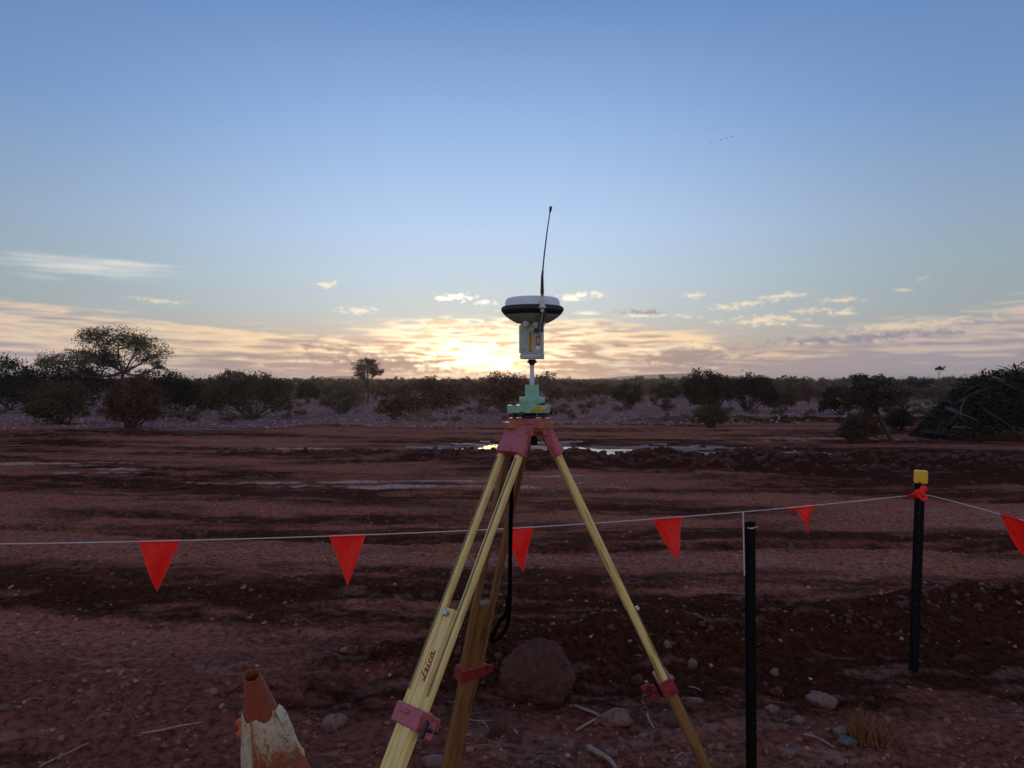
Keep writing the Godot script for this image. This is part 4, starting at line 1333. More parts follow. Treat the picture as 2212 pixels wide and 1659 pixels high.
func leg(root: Node3D, hinge: Vector3, end: Vector3, cut: float, tongue_top: float, wood: Material, low_wood: Material, clamp_m: Material, script_: bool) -> void:
	# «end» lies on the leg's axis; the leg goes on to the ground
	var dir := (end - hinge).normalized()
	var foot := hinge + dir * ((hinge.y - ground_height(end.x, end.z) + 0.03) / -dir.y)
	var radial := Vector3(dir.x, 0, dir.z).normalized()
	var across := Vector3.UP.cross(radial).normalized()
	var out := across.cross(dir).normalized()      # outward face of the leg
	if out.dot(radial) < 0.0:
		out = -out
	var total := hinge.distance_to(foot)
	var clamp_at := hinge.distance_to(end) * cut
	var w := 0.094
	var rail := 0.0205
	# lower leg: a tongue between the rails, wider below the clamp, with grooves along its faces
	var mb := MB.new()
	var start := hinge + dir * (clamp_at * tongue_top)
	var sec := PackedVector2Array([Vector2(-0.5, -0.32), Vector2(-0.40, -0.5), Vector2(0.40, -0.5), Vector2(0.5, -0.32), Vector2(0.5, 0.32), Vector2(0.40, 0.5), Vector2(-0.40, 0.5), Vector2(-0.5, 0.32)])
	var scaled := func(sx: float, sz: float) -> PackedVector2Array:
		var q := PackedVector2Array()
		for s in sec:
			q.push_back(Vector2(s.x * sx, s.y * sz))
		return q
	mb.prism(scaled.call(w - 2 * rail - 0.002, 0.026), start, across, out, dir * (clamp_at * (1.0 - tongue_top)))
	mb.prism(scaled.call(0.072, 0.032), hinge + dir * clamp_at, across, out, dir * (total - clamp_at - 0.10), scaled.call(0.062, 0.03))
	for s in [-1, 1]:     # raised strips along the edges
		mb.prism(MB.rect(0.010, 0.004, 0.0012), start + across * s * 0.0185 + out * 0.0148, across, out, dir * (clamp_at * (1.0 - tongue_top)))
		mb.prism(MB.rect(0.012, 0.004, 0.0012), hinge + dir * clamp_at + across * s * 0.022 + out * 0.0175, across, out, dir * (total - clamp_at - 0.12))
	var o := part("leg", mb.mesh(low_wood), root)
	for s in [-1, 1]:
		mb = MB.new()
		mb.prism(MB.rect(rail, 0.024, 0.0075), hinge + dir * 0.05 + across * s * (w - rail) * 0.5, across, out, dir * (clamp_at + 0.012 - 0.05))
		part("rail", mb.mesh(wood), o)
		mb = MB.new()      # worn strip where the paint is gone
		mb.prism(MB.rect(0.006, 0.0016, 0.0005), hinge + dir * 0.09 + across * s * (w - rail + 0.003) * 0.5 + out * 0.012, across, out, dir * (clamp_at * 0.94 - 0.10))
		part("worn_strip", mb.mesh(M.bare_wood), o)
	# steel point with its foot rest
	mb = MB.new()
	mb.prism(MB.rect(0.05, 0.03, 0.006), foot - dir * 0.115, across, out, dir * 0.085, MB.rect(0.012, 0.012, 0.003))
	mb.box(foot - dir * 0.09 + out * 0.03, Vector3(0.04, 0.006, 0.05), Basis(across, dir, out))
	part("foot_point", mb.mesh(M.steel), o)
	# red clamp: a sleeve of sheet steel with a lug, a bolt ear and a wing screw
	mb = MB.new()
	var cm := hinge + dir * clamp_at
	var cb := Basis(across, dir, out)
	mb.bevel_box(cm, Vector3(w + 0.012, 0.052, 0.046), 0.003, cb)
	mb.bevel_box(cm + out * 0.026 - dir * 0.008 - across * 0.012, Vector3(0.036, 0.010, 0.010), 0.003, cb)
	var side := across if across.x > 0 else -across
	var reach := w * 0.5
	if absf(across.x) < 0.3:
		side = -out
		reach = 0.018
	mb.bevel_box(cm + side * (reach + 0.02) + dir * 0.012 - out * 0.010, Vector3(0.034, 0.044, 0.005), 0.001, Basis(side, dir, side.cross(dir)))
	mb.bevel_box(cm + side * (reach + 0.018) - dir * 0.006 - out * 0.024, Vector3(0.030, 0.030, 0.005), 0.001, Basis(side, dir, side.cross(dir)))
	part("clamp", mb.mesh(clamp_m), o)
	mb = MB.new()
	var kn := cm + side * (reach + 0.032) + dir * 0.012
	mb.cylinder(kn - out * 0.03, kn + out * 0.016, 0.005, 10)
	mb.bevel_box(kn + out * 0.02, Vector3(0.012, 0.046, 0.012), 0.004, Basis(side, (dir + side * 0.3).normalized(), out).orthonormalized())
	part("wing_screw", mb.mesh(M.black_plastic), o)
	# bolt at the tongue's top
	mb = MB.new()
	var bo := start + dir * 0.016 + out * 0.013
	mb.cylinder(bo, bo + out * 0.014, 0.0085, 18, 0.002)
	mb.cylinder(bo + out * 0.0138, bo + out * 0.0145, 0.0035, 6)
	part("bolt", mb.mesh(M.steel), o)
	# hinge: a red shoe over the rail tops with the hinge barrel
	mb = MB.new()
	var lo := hinge + dir * 0.076
	var pa := PackedVector2Array([Vector2(-0.040, -0.016), Vector2(0.040, -0.016), Vector2(0.046, 0.006), Vector2(0.038, 0.020), Vector2(-0.038, 0.020), Vector2(-0.046, 0.006)])
	var pb := PackedVector2Array()
	for q in pa:
		pb.push_back(Vector2(q.x * 1.18, q.y * 1.12))
	mb.prism(pa, hinge - dir * 0.012, across, out, lo - hinge + dir * 0.012, pb)
	mb.bevel_box(hinge + dir * 0.068 + out * 0.022, Vector3(0.036, 0.018, 0.008), 0.002, cb)
	mb.cylinder(hinge - across * 0.048 + Vector3(0, 0.004, 0), hinge + across * 0.048 + Vector3(0, 0.004, 0), 0.017, 16, 0.002)
	for s in [-1, 1]:     # cups round the rails
		mb.cylinder(hinge + dir * 0.04 + across * s * (w - rail) * 0.5, hinge + dir * 0.080 + across * s * (w - rail) * 0.5, 0.0165, 16, 0.002)
	part("hinge_shoe", mb.mesh(M.red_paint), o)
	if script_:
		# the maker's word in running script, written along the tongue
		var strokes := [
			[[0.62, 1.2], [0.8, 1.5], [1.0, 1.42], [0.8, 0.95], [0.55, 0.45], [0.3, 0.06], [0.02, 0.0], [-0.02, 0.2], [0.25, 0.24], [0.55, 0.06], [0.85, 0.0], [1.1, 0.15], [1.42, 0.42], [1.47, 0.65], [1.28, 0.68], [1.15, 0.38], [1.25, 0.07], [1.5, 0.02], [1.75, 0.22], [1.95, 0.66], [1.86, 0.2], [2.0, 0.02], [2.25, 0.2]],
			[[2.05, 0.92], [2.1, 1.0]],
			[[2.75, 0.52], [2.62, 0.68], [2.4, 0.5], [2.35, 0.2], [2.5, 0.02], [2.75, 0.08], [3.0, 0.3]],
			[[3.45, 0.58], [3.25, 0.68], [3.02, 0.4], [3.08, 0.08], [3.3, 0.07], [3.48, 0.45], [3.56, 0.68], [3.48, 0.2], [3.62, 0.02], [3.9, 0.2]],
			[[1.0, -0.3], [2.4, -0.28], [3.9, -0.22]],
		]
		var k := 0.0205
		var org := hinge + dir * (clamp_at - 0.096) + out * 0.0140
		var left := across if across.x < 0 else -across
		mb = MB.new()
		for s in strokes:
			var pts := []
			for q in s:
				pts.push_back(org - dir * q[0] * k + left * (q[1] * k - 0.010))
			mb.ribbon(spline(pts, 5), 0.0034, out, 0.0006)
		part("script", mb.mesh(M.ink_red), o)

func make_tripod() -> void:
	var head := Vector3(tx(1143), ty(926), -TD)
	var root := thing("survey_tripod", "yellow and red wooden survey tripod standing in front of the bunting line", "tripod", Vector3(head.x, 0, head.z))
	var mb := MB.new()
	# head: casting with three lobes, a lower web and a red ring on top
	mb.prism(rounded_triangle(px(58), px(26), PI / 2 + PI), Vector3(tx(1141), ty(923), -TD), Vector3.RIGHT, Vector3.BACK, Vector3.UP * px(12))
	mb.prism(rounded_triangle(px(50), px(22), PI / 2 + PI), Vector3(tx(1143), ty(930), -TD), Vector3.RIGHT, Vector3.BACK, Vector3.UP * px(6.5))
	mb.bevel_box(Vector3(tx(1160), ty(935), -TD), Vector3(px(31), px(12), 0.06), 0.002)
	mb.bevel_box(Vector3(tx(1117), ty(930), -TD + 0.02), Vector3(px(40), px(9), 0.05), 0.002)
	part("head_plate", mb.mesh(M.orange_casting), root)
	mb = MB.new()
	mb.lathe(profile([[0.01, 915], [43, 915], [45, 914], [45, 904], [43.5, 902.5], [0.01, 902]]), Vector3(tx(1144), 0, -TD), 48)
	part("top_ring", mb.mesh(M.red_paint), root)
	mb = MB.new()
	mb.lathe(profile([[0.01, 962], [5, 962], [6.5, 960], [6.5, 945], [3, 942], [3, 930]]), Vector3(tx(1154), 0, -TD), 20)
	part("centre_screw", mb.mesh(M.black_plastic), root)
	# legs
	var y := 1.445
	leg(root, Vector3(tx(1143) - 0.032, y, -TD + 0.045), at(890, 1550, 2.05), 1.0, 0.655, M.yellow_paint, M.yellow_paint, M.red_paint, true)
	leg(root, Vector3(tx(1143) - 0.028, y, -TD - 0.042), at(973, 1659, 2.72), 0.69, 0.70, M.shaded_leg_wood, M.shaded_leg_wood, M.dull_red_paint, false)  # far leg: its shade is in the wood colour
	leg(root, Vector3(tx(1143) + 0.052, y, -TD), at(1524, 1659, 2.42), 0.745, 0.70, M.yellow_paint, M.shaded_leg_wood, M.dull_red_paint, false)
	# carrying strap hanging behind the legs
	mb = MB.new()
	var pts := spline([at(1112, 950, 2.44), at(1108, 1000, 2.45), at(1104, 1100, 2.46), at(1102, 1200, 2.47), at(1101, 1290, 2.47), at(1099, 1325, 2.47), at(1096, 1350, 2.47), at(1082, 1374, 2.47), at(1062, 1388, 2.47)], 5)
	mb.ribbon(pts, 0.013, Vector3(0.25, 0, 1), 0.002)
	pts = spline([at(1099, 1290, 2.475), at(1094, 1325, 2.475), at(1080, 1342, 2.475), at(1070, 1362, 2.475), at(1060, 1386, 2.475)], 5)
	mb.ribbon(pts, 0.013, Vector3(-0.3, 0.2, 1), 0.002)
	mb.bevel_box(at(1099, 1296, 2.465), Vector3(0.022, 0.018, 0.008), 0.002)
	part("strap", mb.mesh(M.strap), root)

func make_tribrach() -> void:
	var cx := tx(1142)
	var root := thing("tribrach", "pale green levelling base on three black foot screws atop the tripod", "tribrach", Vector3(cx, ty(902), -TD))
	var mb := MB.new()
	var c := Vector3(cx, ty(890.5), -TD)
	mb.prism(rounded_triangle(px(50), px(24), PI / 2 + PI), c, Vector3.RIGHT, Vector3.BACK, Vector3.UP * px(15.0))
	mb.prism(rounded_triangle(px(50), px(24), PI / 2 + PI), c + Vector3.UP * px(15.0), Vector3.RIGHT, Vector3.BACK, Vector3.UP * px(1.0), rounded_triangle(px(48.5), px(23.5), PI / 2 + PI))
	part("body", mb.mesh(M.green_paint), root)
	# foot screws at the corners
	for k in 3:
		var a := PI * 1.5 + TAU * k / 3
		mb = MB.new()
		var p := Vector3(cx + cos(a) * px(36), 0, -TD + sin(a) * px(36))
		mb.lathe(profile([[0.01, 903], [4, 903], [4, 900.5], [11.5, 900.3], [12.5, 899.5], [12.5, 893.5], [11.5, 892.5], [5, 892.2], [5, 889]]), p, 24)
		part("foot_screw", mb.mesh(M.dark_screw), root)
		mb = MB.new()
		mb.lathe(profile([[0.01, 878], [4.6, 878], [4.9, 877], [4.9, 870.5], [4.2, 869.5], [0.01, 869.5]]), p, 16)
		part("screw_cap", mb.mesh(M.dark_screw), root)
	mb = MB.new()
	mb.prism(rounded_triangle(px(46), px(20), PI / 2 + PI), Vector3(cx, ty(899.6), -TD), Vector3.RIGHT, Vector3.BACK, Vector3.UP * px(2.2))
	mb.lathe(profile([[0.01, 902], [16, 902], [18, 897], [18, 890.5]]), Vector3(cx, 0, -TD), 24)
	part("spring_plate", mb.mesh(M.dark_screw), root)
	# sighting eyepiece pointing at the viewer's left
	mb = MB.new()
	var e := Vector3(tx(1133), ty(892), -TD + 0.02)
	var f := Vector3(tx(1121.5), ty(893.3), -TD + 0.088)
	mb.cylinder(e, f, px(5.0), 18, 0.001)
	mb.cylinder(f - (f - e) * 0.18, f + (f - e) * 0.03, px(4.4), 18, 0.001)
	part("eyepiece", mb.mesh(M.dark_screw), root)
	mb = MB.new()
	mb.cylinder(f + (f - e) * 0.031, f + (f - e) * 0.036, px(2.3), 14)
	part("lens", mb.mesh(M.black_plastic), root)
	mb = MB.new()
	mb.cylinder(Vector3(tx(1180), ty(888), -TD + 0.02), Vector3(tx(1185), ty(888), -TD + 0.02), px(4), 16)
	mb.cylinder(Vector3(tx(1184.5), ty(887.8), -TD + 0.02), Vector3(tx(1192.5), ty(887.8), -TD + 0.02), px(7.6), 22, 0.0015)
	part("lock_knob", mb.mesh(M.black_plastic), root)
	mb = MB.new()
	mb.bevel_box(Vector3(tx(1169), ty(873.5), -TD + px(27)), Vector3(px(9), px(6), px(8)), 0.001)
	part("level_vial", mb.mesh(M.dark_screw), root)
	# sticker on the front face
	var zf := -TD + px(24) + px(13.1)
	mb = MB.new()
	mb.box(Vector3(tx(1163), ty(883.2), zf + 0.0008), Vector3(px(29), px(11.5), 0.0012))
	var st := part("sticker", mb.mesh(M.label_yellow), root)
	st.set_meta("label", "yellow sticker lettered GPS SET")
	lettering("GPS SET #11", px(5.6), M.ink_yellow, Vector3(tx(1163.5), ty(885), zf + 0.0020), Basis.IDENTITY, st, true)
	lettering("SURVEY", px(3.6), M.ink_yellow, Vector3(tx(1160), ty(879.6), zf + 0.0020), Basis.IDENTITY, st, false, true)

func make_adapter() -> void:
	var x := tx(1149.3)
	var root := thing("adapter", "pale green stepped adapter with a steel rod between tribrach and receiver", "adapter", Vector3(x, ty(875), -TD))
	var mb := MB.new()
	mb.lathe(profile([[0.01, 875], [27, 875], [27.4, 874], [27.4, 859.5], [26.4, 857.8], [17, 857.2], [15, 856], [14.7, 854], [14.7, 832.5], [14.0, 831.3], [0.01, 831]]), Vector3(x, 0, -TD), 48)
	part("carrier", mb.mesh(M.green_paint), root)
	mb = MB.new()
	mb.lathe(profile([[5.2, 832], [5.2, 817], [4.6, 816], [4.6, 788]]), Vector3(x, 0, -TD), 24)
	part("rod", mb.mesh(M.pole_steel), root)
	mb = MB.new()
	mb.lathe(profile([[4.6, 789], [7, 785], [11, 783.2], [11.6, 782.2], [11, 781.2], [8.5, 780.6], [8.5, 779.4], [9.6, 778.8], [8, 778], [8.4, 776.6], [0.01, 776.4]]), Vector3(x, 0, -TD), 28)
	part("thread_collar", mb.mesh(M.rust), root)

func make_receiver() -> void:
	var x := tx(1150)
	var root := thing("satellite_receiver", "grey-green satellite receiver box with a mushroom antenna and black whip", "receiver", Vector3(x, ty(776), -TD))
	# housing: a box of soft corners turned a little to the left, with a base ring below
	var turn := Basis(Vector3.UP, -0.16)
	var c := Vector3(x, 0, -TD)
	var mb := MB.new()
	var w := px(46)
	var sec := PackedVector2Array()
	for q in [[1, 1, 0.0], [-1, 1, PI / 2], [-1, -1, PI], [1, -1, PI * 1.5]]:
		for k in 5:
			var a: float = q[2] + k * PI / 8
			sec.push_back(Vector2(q[0], q[1]) * (w / 2 - px(5)) + Vector2(cos(a), sin(a)) * px(5))
	mb.prism(sec, c + Vector3.UP * ty(765), turn.x, turn.z, Vector3.UP * px(64))
	part("housing", mb.mesh(M.grey_green_shell), root)
	mb = MB.new()
	var big := PackedVector2Array()
	for s in sec:
		big.push_back(s * 1.045)
	mb.prism(big, c + Vector3.UP * ty(775.5), turn.x, turn.z, Vector3.UP * px(10))
	part("base_ring", mb.mesh(M.grey_green_shell), root)
	mb = MB.new()
	mb.bevel_box(c + turn * Vector3(-w / 2 - px(1.6), 0, 0) + Vector3.UP * ty(733.5), Vector3(px(4), px(60), px(36)), 0.0015, turn)
	var door := part("battery_door", mb.mesh(M.lilac_shell), root)
	mb = MB.new()
	mb.bevel_box(c + turn * Vector3(-w / 2 - px(3.9), 0, px(3)) + Vector3.UP * ty(722), Vector3(px(1), px(20), px(9)), 0.0005, turn)
	part("latch", mb.mesh(M.black_plastic), door)
	# antenna, turned profile from below
	mb = MB.new()
	mb.lathe(profile([[0.01, 698], [33, 698], [36, 697], [47, 691], [55, 685.5], [59.5, 681.5]]), c, 56)
	part("antenna_underside", mb.mesh(M.grey_green_shell), root)
	mb = MB.new()
	mb.lathe(profile([[58.8, 682], [63, 678], [66, 674], [66.6, 672.4], [66.2, 671.6], [67.6, 671], [67.6, 669.9], [66.3, 669.4], [66.3, 668.8], [67.6, 668.3], [67.6, 667.2], [66, 666.6], [66, 666], [66.8, 665.4], [64, 663], [58, 662.2]]), c, 56, Basis.IDENTITY, 0.85)
	part("rubber_band", mb.mesh(M.black_rubber), root)
	mb = MB.new()
	for yy in [670.45, 667.75]:
		mb.lathe(profile([[67.4, yy + 0.45], [67.9, yy + 0.25], [67.9, yy - 0.25], [67.4, yy - 0.45]]), c, 56)
	part("rib_line", mb.mesh(M.rib_grey), root)
	mb = MB.new()
	mb.lathe(profile([[59.6, 663], [59.4, 659], [58.6, 652], [57.2, 648.2], [54.5, 645.6], [49, 643.8], [38, 642.6], [20, 641.6], [0.01, 641.2]]), c, 56)
	part("antenna_dome", mb.mesh(M.dome_plastic), root)
	# three connectors on the underside
	for q in [[1136.5, 0.075], [1156, 0.07], [1171, 0.062]]:
		mb = MB.new()
		mb.lathe(profile([[0.01, 707.5], [4, 707.5], [4.4, 706], [5.8, 705.2], [5.8, 702.5], [6.6, 701.6], [7.2, 698], [6.8, 693.5], [4, 690.5], [0.01, 690]]), Vector3(tx(q[0]) * (TD - q[1] + 0.035) / TD, 0, -TD + q[1] - 0.035), 20)
		part("connector", mb.mesh(M.connector), root)
	# black bracket carrying the whip
	var zb := -TD + px(69)
	mb = MB.new()
	var u := (at(1164, 712, -zb) - at(1173, 668, -zb))
	var bb := Basis(Vector3(u.y, -u.x, 0).normalized() * -1.0, -u.normalized(), Vector3.BACK).orthonormalized()
	mb.bevel_box(at(1170.2, 691, -zb), Vector3(px(10.5), px(43), 0.004), 0.001, bb)
	mb.bevel_box(at(1163.5, 713.5, -zb - 0.004), Vector3(px(20), px(7), 0.006), 0.001)
	mb.box(at(1160, 713, -zb + 0.03), Vector3(px(12), px(5), 0.06))
	part("bracket", mb.mesh(M.black_rubber), root)
	mb = MB.new()
	mb.tube([at(1172.5, 672, -zb - 0.005), at(1169.5, 690, -zb - 0.006), at(1166.5, 707, -zb - 0.006), at(1165.5, 717, -zb - 0.006)], [0.0022, 0.0022, 0.0022, 0.003], 8)
	part("cable", mb.mesh(M.rib_grey), root)
	# whip
	var o := Vector3(tx(1171.5) * -zb / TD, 0, zb)
	mb = MB.new()
	var k := -zb / TD
	var rows := []
	for r in [[3, 674], [3.8, 673.6], [3.8, 669], [3, 668], [7, 666.5], [8.6, 664.5], [8.6, 663], [6.5, 662], [7.0, 661], [6.6, 659.5], [4.6, 658.8], [4.4, 652], [4.8, 650.8], [3.4, 648.5], [3.2, 643], [3.6, 640.5], [3.2, 638]]:
		rows.push_back(Vector2(px(r[0]) * k, EYE + (HORIZON - r[1]) / FOCAL * -zb))
	mb.lathe(rows, o, 20)
	var conn := part("whip_connector", mb.mesh(M.connector), root)
	mb = MB.new()
	mb.tube([at(1171.5, 642, -zb), at(1171.3, 630, -zb)], [0.0048, 0.0046], 12)
	part("copper_collar", mb.mesh(M.copper), conn)
	mb = MB.new()
	var pts := spline([at(1171.2, 634, -zb), at(1171.3, 600, -zb), at(1172.2, 588, -zb), at(1174.5, 562, -zb), at(1178.6, 526, -zb), at(1183.2, 490, -zb), at(1188.6, 456, -zb)], 6)
	var rr := []
	for i in pts.size():
		var y: float = HORIZON - (pts[i].y - EYE) * FOCAL / -zb
		rr.push_back(px(steps(y, [455.0, 560.0, 586.0, 588.5, 612.0, 634.0], [1.15, 1.55, 1.7, 2.5, 3.3, 4.0])) * k)
	mb.tube(pts, rr, 12)
	var whip := part("whip", mb.mesh(M.black_plastic), root)
	mb = MB.new()
	mb.tube(spline([at(1188.0, 460, -zb), at(1189.2, 452, -zb), at(1189.9, 447.2, -zb), at(1190.0, 446.4, -zb)], 2), [0.0022, 0.0034, 0.0040, 0.0044, 0.0044, 0.0036, 0.0018], 12)
	part("tip", mb.mesh(M.black_plastic), whip)
	# labels on the front face
	var front := turn.z * (w / 2 + 0.0006)
	var lab := func(called: String, cx: float, cy: float, lw: float, lh: float, m: Material, push := 0.0) -> MeshInstance3D:
		var b := MB.new()
		b.box(c + turn.x * px(cx) + front + turn.z * push + Vector3.UP * ty(cy), Vector3(px(lw), px(lh), 0.0008), turn)
		return part(called, b.mesh(m), root)
	var l: MeshInstance3D = lab.call("yellow_label", -1.5, 739.5, 8.6, 40, M.label_yellow)
	l.set_meta("label", "narrow yellow label lettered BASE GPS Set #8")
	lettering("BASE GPS Set #8", px(5.6), M.ink, c + turn.x * px(-1.5) + front + turn.z * 0.0008 + Vector3.UP * ty(739.5), turn * Basis(Vector3.BACK, -PI / 2), l, true)
	l = lab.call("white_label", 15.2, 741, 8.2, 30, M.label_white)
	var red := MB.new()
	red.prism(PackedVector2Array([Vector2(-0.5, -0.36), Vector2(-0.1, -0.46), Vector2(0.5, -0.44), Vector2(0.5, 0.5), Vector2(-0.5, 0.5)]), c + turn.x * px(15.2) + front + turn.z * 0.0004 + Vector3.UP * ty(738), turn.x * px(8.4), Vector3.UP * px(23), turn.z * 0.0008)
	part("red_print", red.mesh(M.label_red), l)
	lettering("GPS", px(6.0), M.label_white, c + turn.x * px(15.2) + front + turn.z * 0.0013 + Vector3.UP * ty(737.5), turn * Basis(Vector3.BACK, -PI / 2), l, true)
	var low := turn.z * (w / 2 * 0.047)
	l = lab.call("maker_plate", 2.0, 770.3, 36, 6.0, M.label_white, low.length())
	lettering("Survey Technology", px(3.6), M.ink, c + turn.x * px(4) + front + low + turn.z * 0.0008 + Vector3.UP * ty(770.3), turn, l, false)
	var ring := MB.new()
	ring.lathe([Vector2(px(0.7), 0), Vector2(px(0.7), 0.0006), Vector2(px(1.4), 0.0006), Vector2(px(1.4), 0)], c + turn.x * px(-12.5) + front + low + turn.z * 0.0004 + Vector3.UP * ty(770.2), 16, Basis(turn.x, turn.z, -turn.y))
	part("round_mark", ring.mesh(M.ink), l)

# ------------------------------------------------------------------ bunting, pickets, cone
func make_bunting() -> void:
	# rope
	var line := [at(-420, 1176, 3.15), at(-60, 1176, 3.25), at(345, 1169, 3.32), at(751, 1157, 3.45), at(1117, 1141, 3.62), at(1442, 1119, 3.83), at(1728, 1095, 4.05), at(1966, 1070.5, 4.22), at(1983, 1068.5, 4.205)]
	var mb := MB.new()
	var pts := spline(line, 8)
	var rr := []
	for p in pts:
		rr.push_back(0.0027)
	mb.tube(pts, rr, 8)
	var pts2 := spline([at(1983, 1069, 4.205), at(2010, 1071, 4.19), at(2085, 1090, 4.0), at(2162, 1111, 3.82), at(2260, 1138, 3.6), at(2420, 1180, 3.3)], 8)
	rr = []
	for p in pts2:
		rr.push_back(0.0027)
	mb.tube(pts2, rr, 8)
	tag(part("bunting_rope", mb.mesh(M.rope)), "pale thin rope strung between pickets and carrying the red flags", "rope")
	# flags: left, right and tip in the measured frame, distance, waviness
	var flags := [
		[300, 1169.5, 389, 1167.5, 337, 1280, 3.32, 0.010, "red pennant nearest the left edge, above the traffic cone"],
		[711, 1158, 790, 1155, 751, 1264, 3.45, -0.008, "red pennant left of the tripod, second from the left"],
		[1084, 1143.5, 1152, 1138.5, 1131, 1238, 3.62, 0.012, "red pennant partly hidden behind the tripod legs"],
		[1411, 1121.5, 1474, 1116, 1461, 1212, 3.83, -0.010, "red pennant between the tripod and the capless picket"],
		[1700, 1099, 1757, 1092.5, 1750, 1153, 4.05, 0.02, "small curled red pennant between the two pickets"],
		[2162, 1111, 2262, 1138, 2226, 1226, 3.78, 0.012, "red pennant cut by the right edge"],
	]
	for q in flags:
		var d: float = q[6]
		var a := at(q[0], q[1], d)
		var b := at(q[2], q[3], d + (-0.12 if q[0] > 2000 else 0.03))
		var tip := at(q[4], q[5], d + 0.01)
		var o := thing("pennant", q[8], "flag", (a + b) * 0.5, "red pennants on the bunting rope")
		var curled: bool = q[8].begins_with("small curled")
		var n := (b - a).cross(tip - a).normalized()
		if n.z < 0:
			n = -n
		var a2 := a
		var b2 := b
		if curled:
			a2 = a.lerp(b, 0.3)
			b2 = a.lerp(b, 0.97)
		mb = MB.new()
		var rows := []
		for r in 15:
			var t := r / 14.0
			var row := PackedVector3Array()
			for k in 13:
				var s := k / 12.0
				var p := a2.lerp(b2, s).lerp(tip, t * 0.985)
				p += n * (q[7] * 1.5 * sin(t * 4.0 + s * 2.0) * (0.3 + t) + 0.008 * sin(s * 7.0 + t * 3.0 + q[0]) * (1.0 - t) * t * 4.0 + 0.003 * sin(s * 17.0 - t * 9.0) * (1.0 - t))
				row.push_back(p)
			rows.push_back(row)
		var l := rows.duplicate()
		l.reverse()
		mb.smooth_grid(l)
		part("cloth", mb.mesh(M.flag_red), o)
		# hem folded over the rope and stitched edges
		mb = MB.new()
		var hem := []
		var hr := []
		for k in 9:
			hem.push_back(a.lerp(b, k / 8.0) + n * 0.002)
			hr.push_back(0.0055 if not curled else 0.009)
		mb.tube(hem, hr, 8)
		part("hem", mb.mesh(M.flag_red), o)
		mb = MB.new()
		for side in [0, 12]:
			var edge := []
			for r in 15:
				edge.push_back(rows[r][side] + n * 0.0006)
			mb.ribbon(edge, 0.003, n, 0.0008)
		part("edging", mb.mesh(M.flag_edge), o)
	# a pennant wrapped round the capped picket
	var o := thing("wrapped_pennant", "red pennant knotted round the yellow-capped picket", "flag", at(1985, 1070, 4.19))
	mb = MB.new()
	var k := 4.17
	var body := spline([at(1963, 1073, k + 0.02), at(1975, 1070.5, k - 0.02), at(1986, 1066, k - 0.035), at(1994, 1058, k - 0.03), at(1998, 1050, k - 0.01)], 4)
	var wid := []
	for i in body.size():
		wid.push_back(steps(float(i), [0.0, 4.0, 8.0, 12.0, 16.0], [0.010, 0.016, 0.024, 0.018, 0.012]))
	var rows2 := []
	for i in body.size():
		var row := PackedVector3Array()
		var along: Vector3 = body[mini(i + 1, body.size() - 1)] - body[maxi(i - 1, 0)]
		var up := Vector3.BACK.cross(along).normalized()
		for j in 10:
			var an := TAU * j / 10
			row.push_back(body[i] + up * cos(an) * wid[i] * (1.0 + 0.18 * sin(j * 2.3 + i)) + Vector3.BACK * sin(an) * wid[i] * 0.5)
		rows2.push_back(row)
	mb.smooth_grid(rows2, true)
	var cl := part("cloth", mb.mesh(M.flag_red), o)
	mb = MB.new()
	mb.ribbon(spline([at(1984, 1069, k - 0.045), at(1990, 1075, k - 0.04), at(1997, 1078, k - 0.02), at(2003, 1073, k)], 4), 0.024, Vector3(0, 0.3, 1), 0.002)
	mb.ribbon(spline([at(1996, 1053, k - 0.02), at(2000, 1055, k), at(2003.5, 1058, k + 0.01)], 3), 0.022, Vector3(0, 0.2, 1), 0.002)
	part("loose_end", mb.mesh(M.flag_red), o)

func picket(root: Node3D, foot: Vector3, top: Vector3, turn: float, width: float, holes: int) -> void:
	# a star picket: three flanges round a spine
	var dir := (top - foot).normalized()
	var ex := Vector3.RIGHT.rotated(Vector3.UP, turn)
	ex = (ex - dir * ex.dot(dir)).normalized()
	var ez := ex.cross(dir)
	var l := foot.distance_to(top)
	var mb := MB.new()
	for k in 3:
		var a := TAU * k / 3 + PI / 6
		var out := ex * cos(a) + ez * sin(a)
		var side := dir.cross(out)
		mb.prism(PackedVector2Array([Vector2(-0.004, 0), Vector2(0.004, 0), Vector2(0.0026, width), Vector2(-0.0026, width)]), foot - dir * 0.1, side, out, dir * (l + 0.1))
	mb.prism(MB.rect(0.010, 0.010, 0.003), foot - dir * 0.1, ex, ez, dir * (l + 0.0997))
	var body := part("stake", mb.mesh(M.picket_coating), root)
	for k in holes:
		mb = MB.new()
		var p := foot + dir * l * (0.93 - 0.095 * k)
		var a := PI / 6 + (TAU / 3 if cos(turn) > 0 else 0.0)
		var out := ex * cos(a) + ez * sin(a)
		var side := dir.cross(out)
		mb.cylinder(p + out * width * 0.6 - side * 0.0055, p + out * width * 0.6 + side * 0.0055, 0.0028, 8)
		part("wire_hole", mb.mesh(M.rib_grey), body)

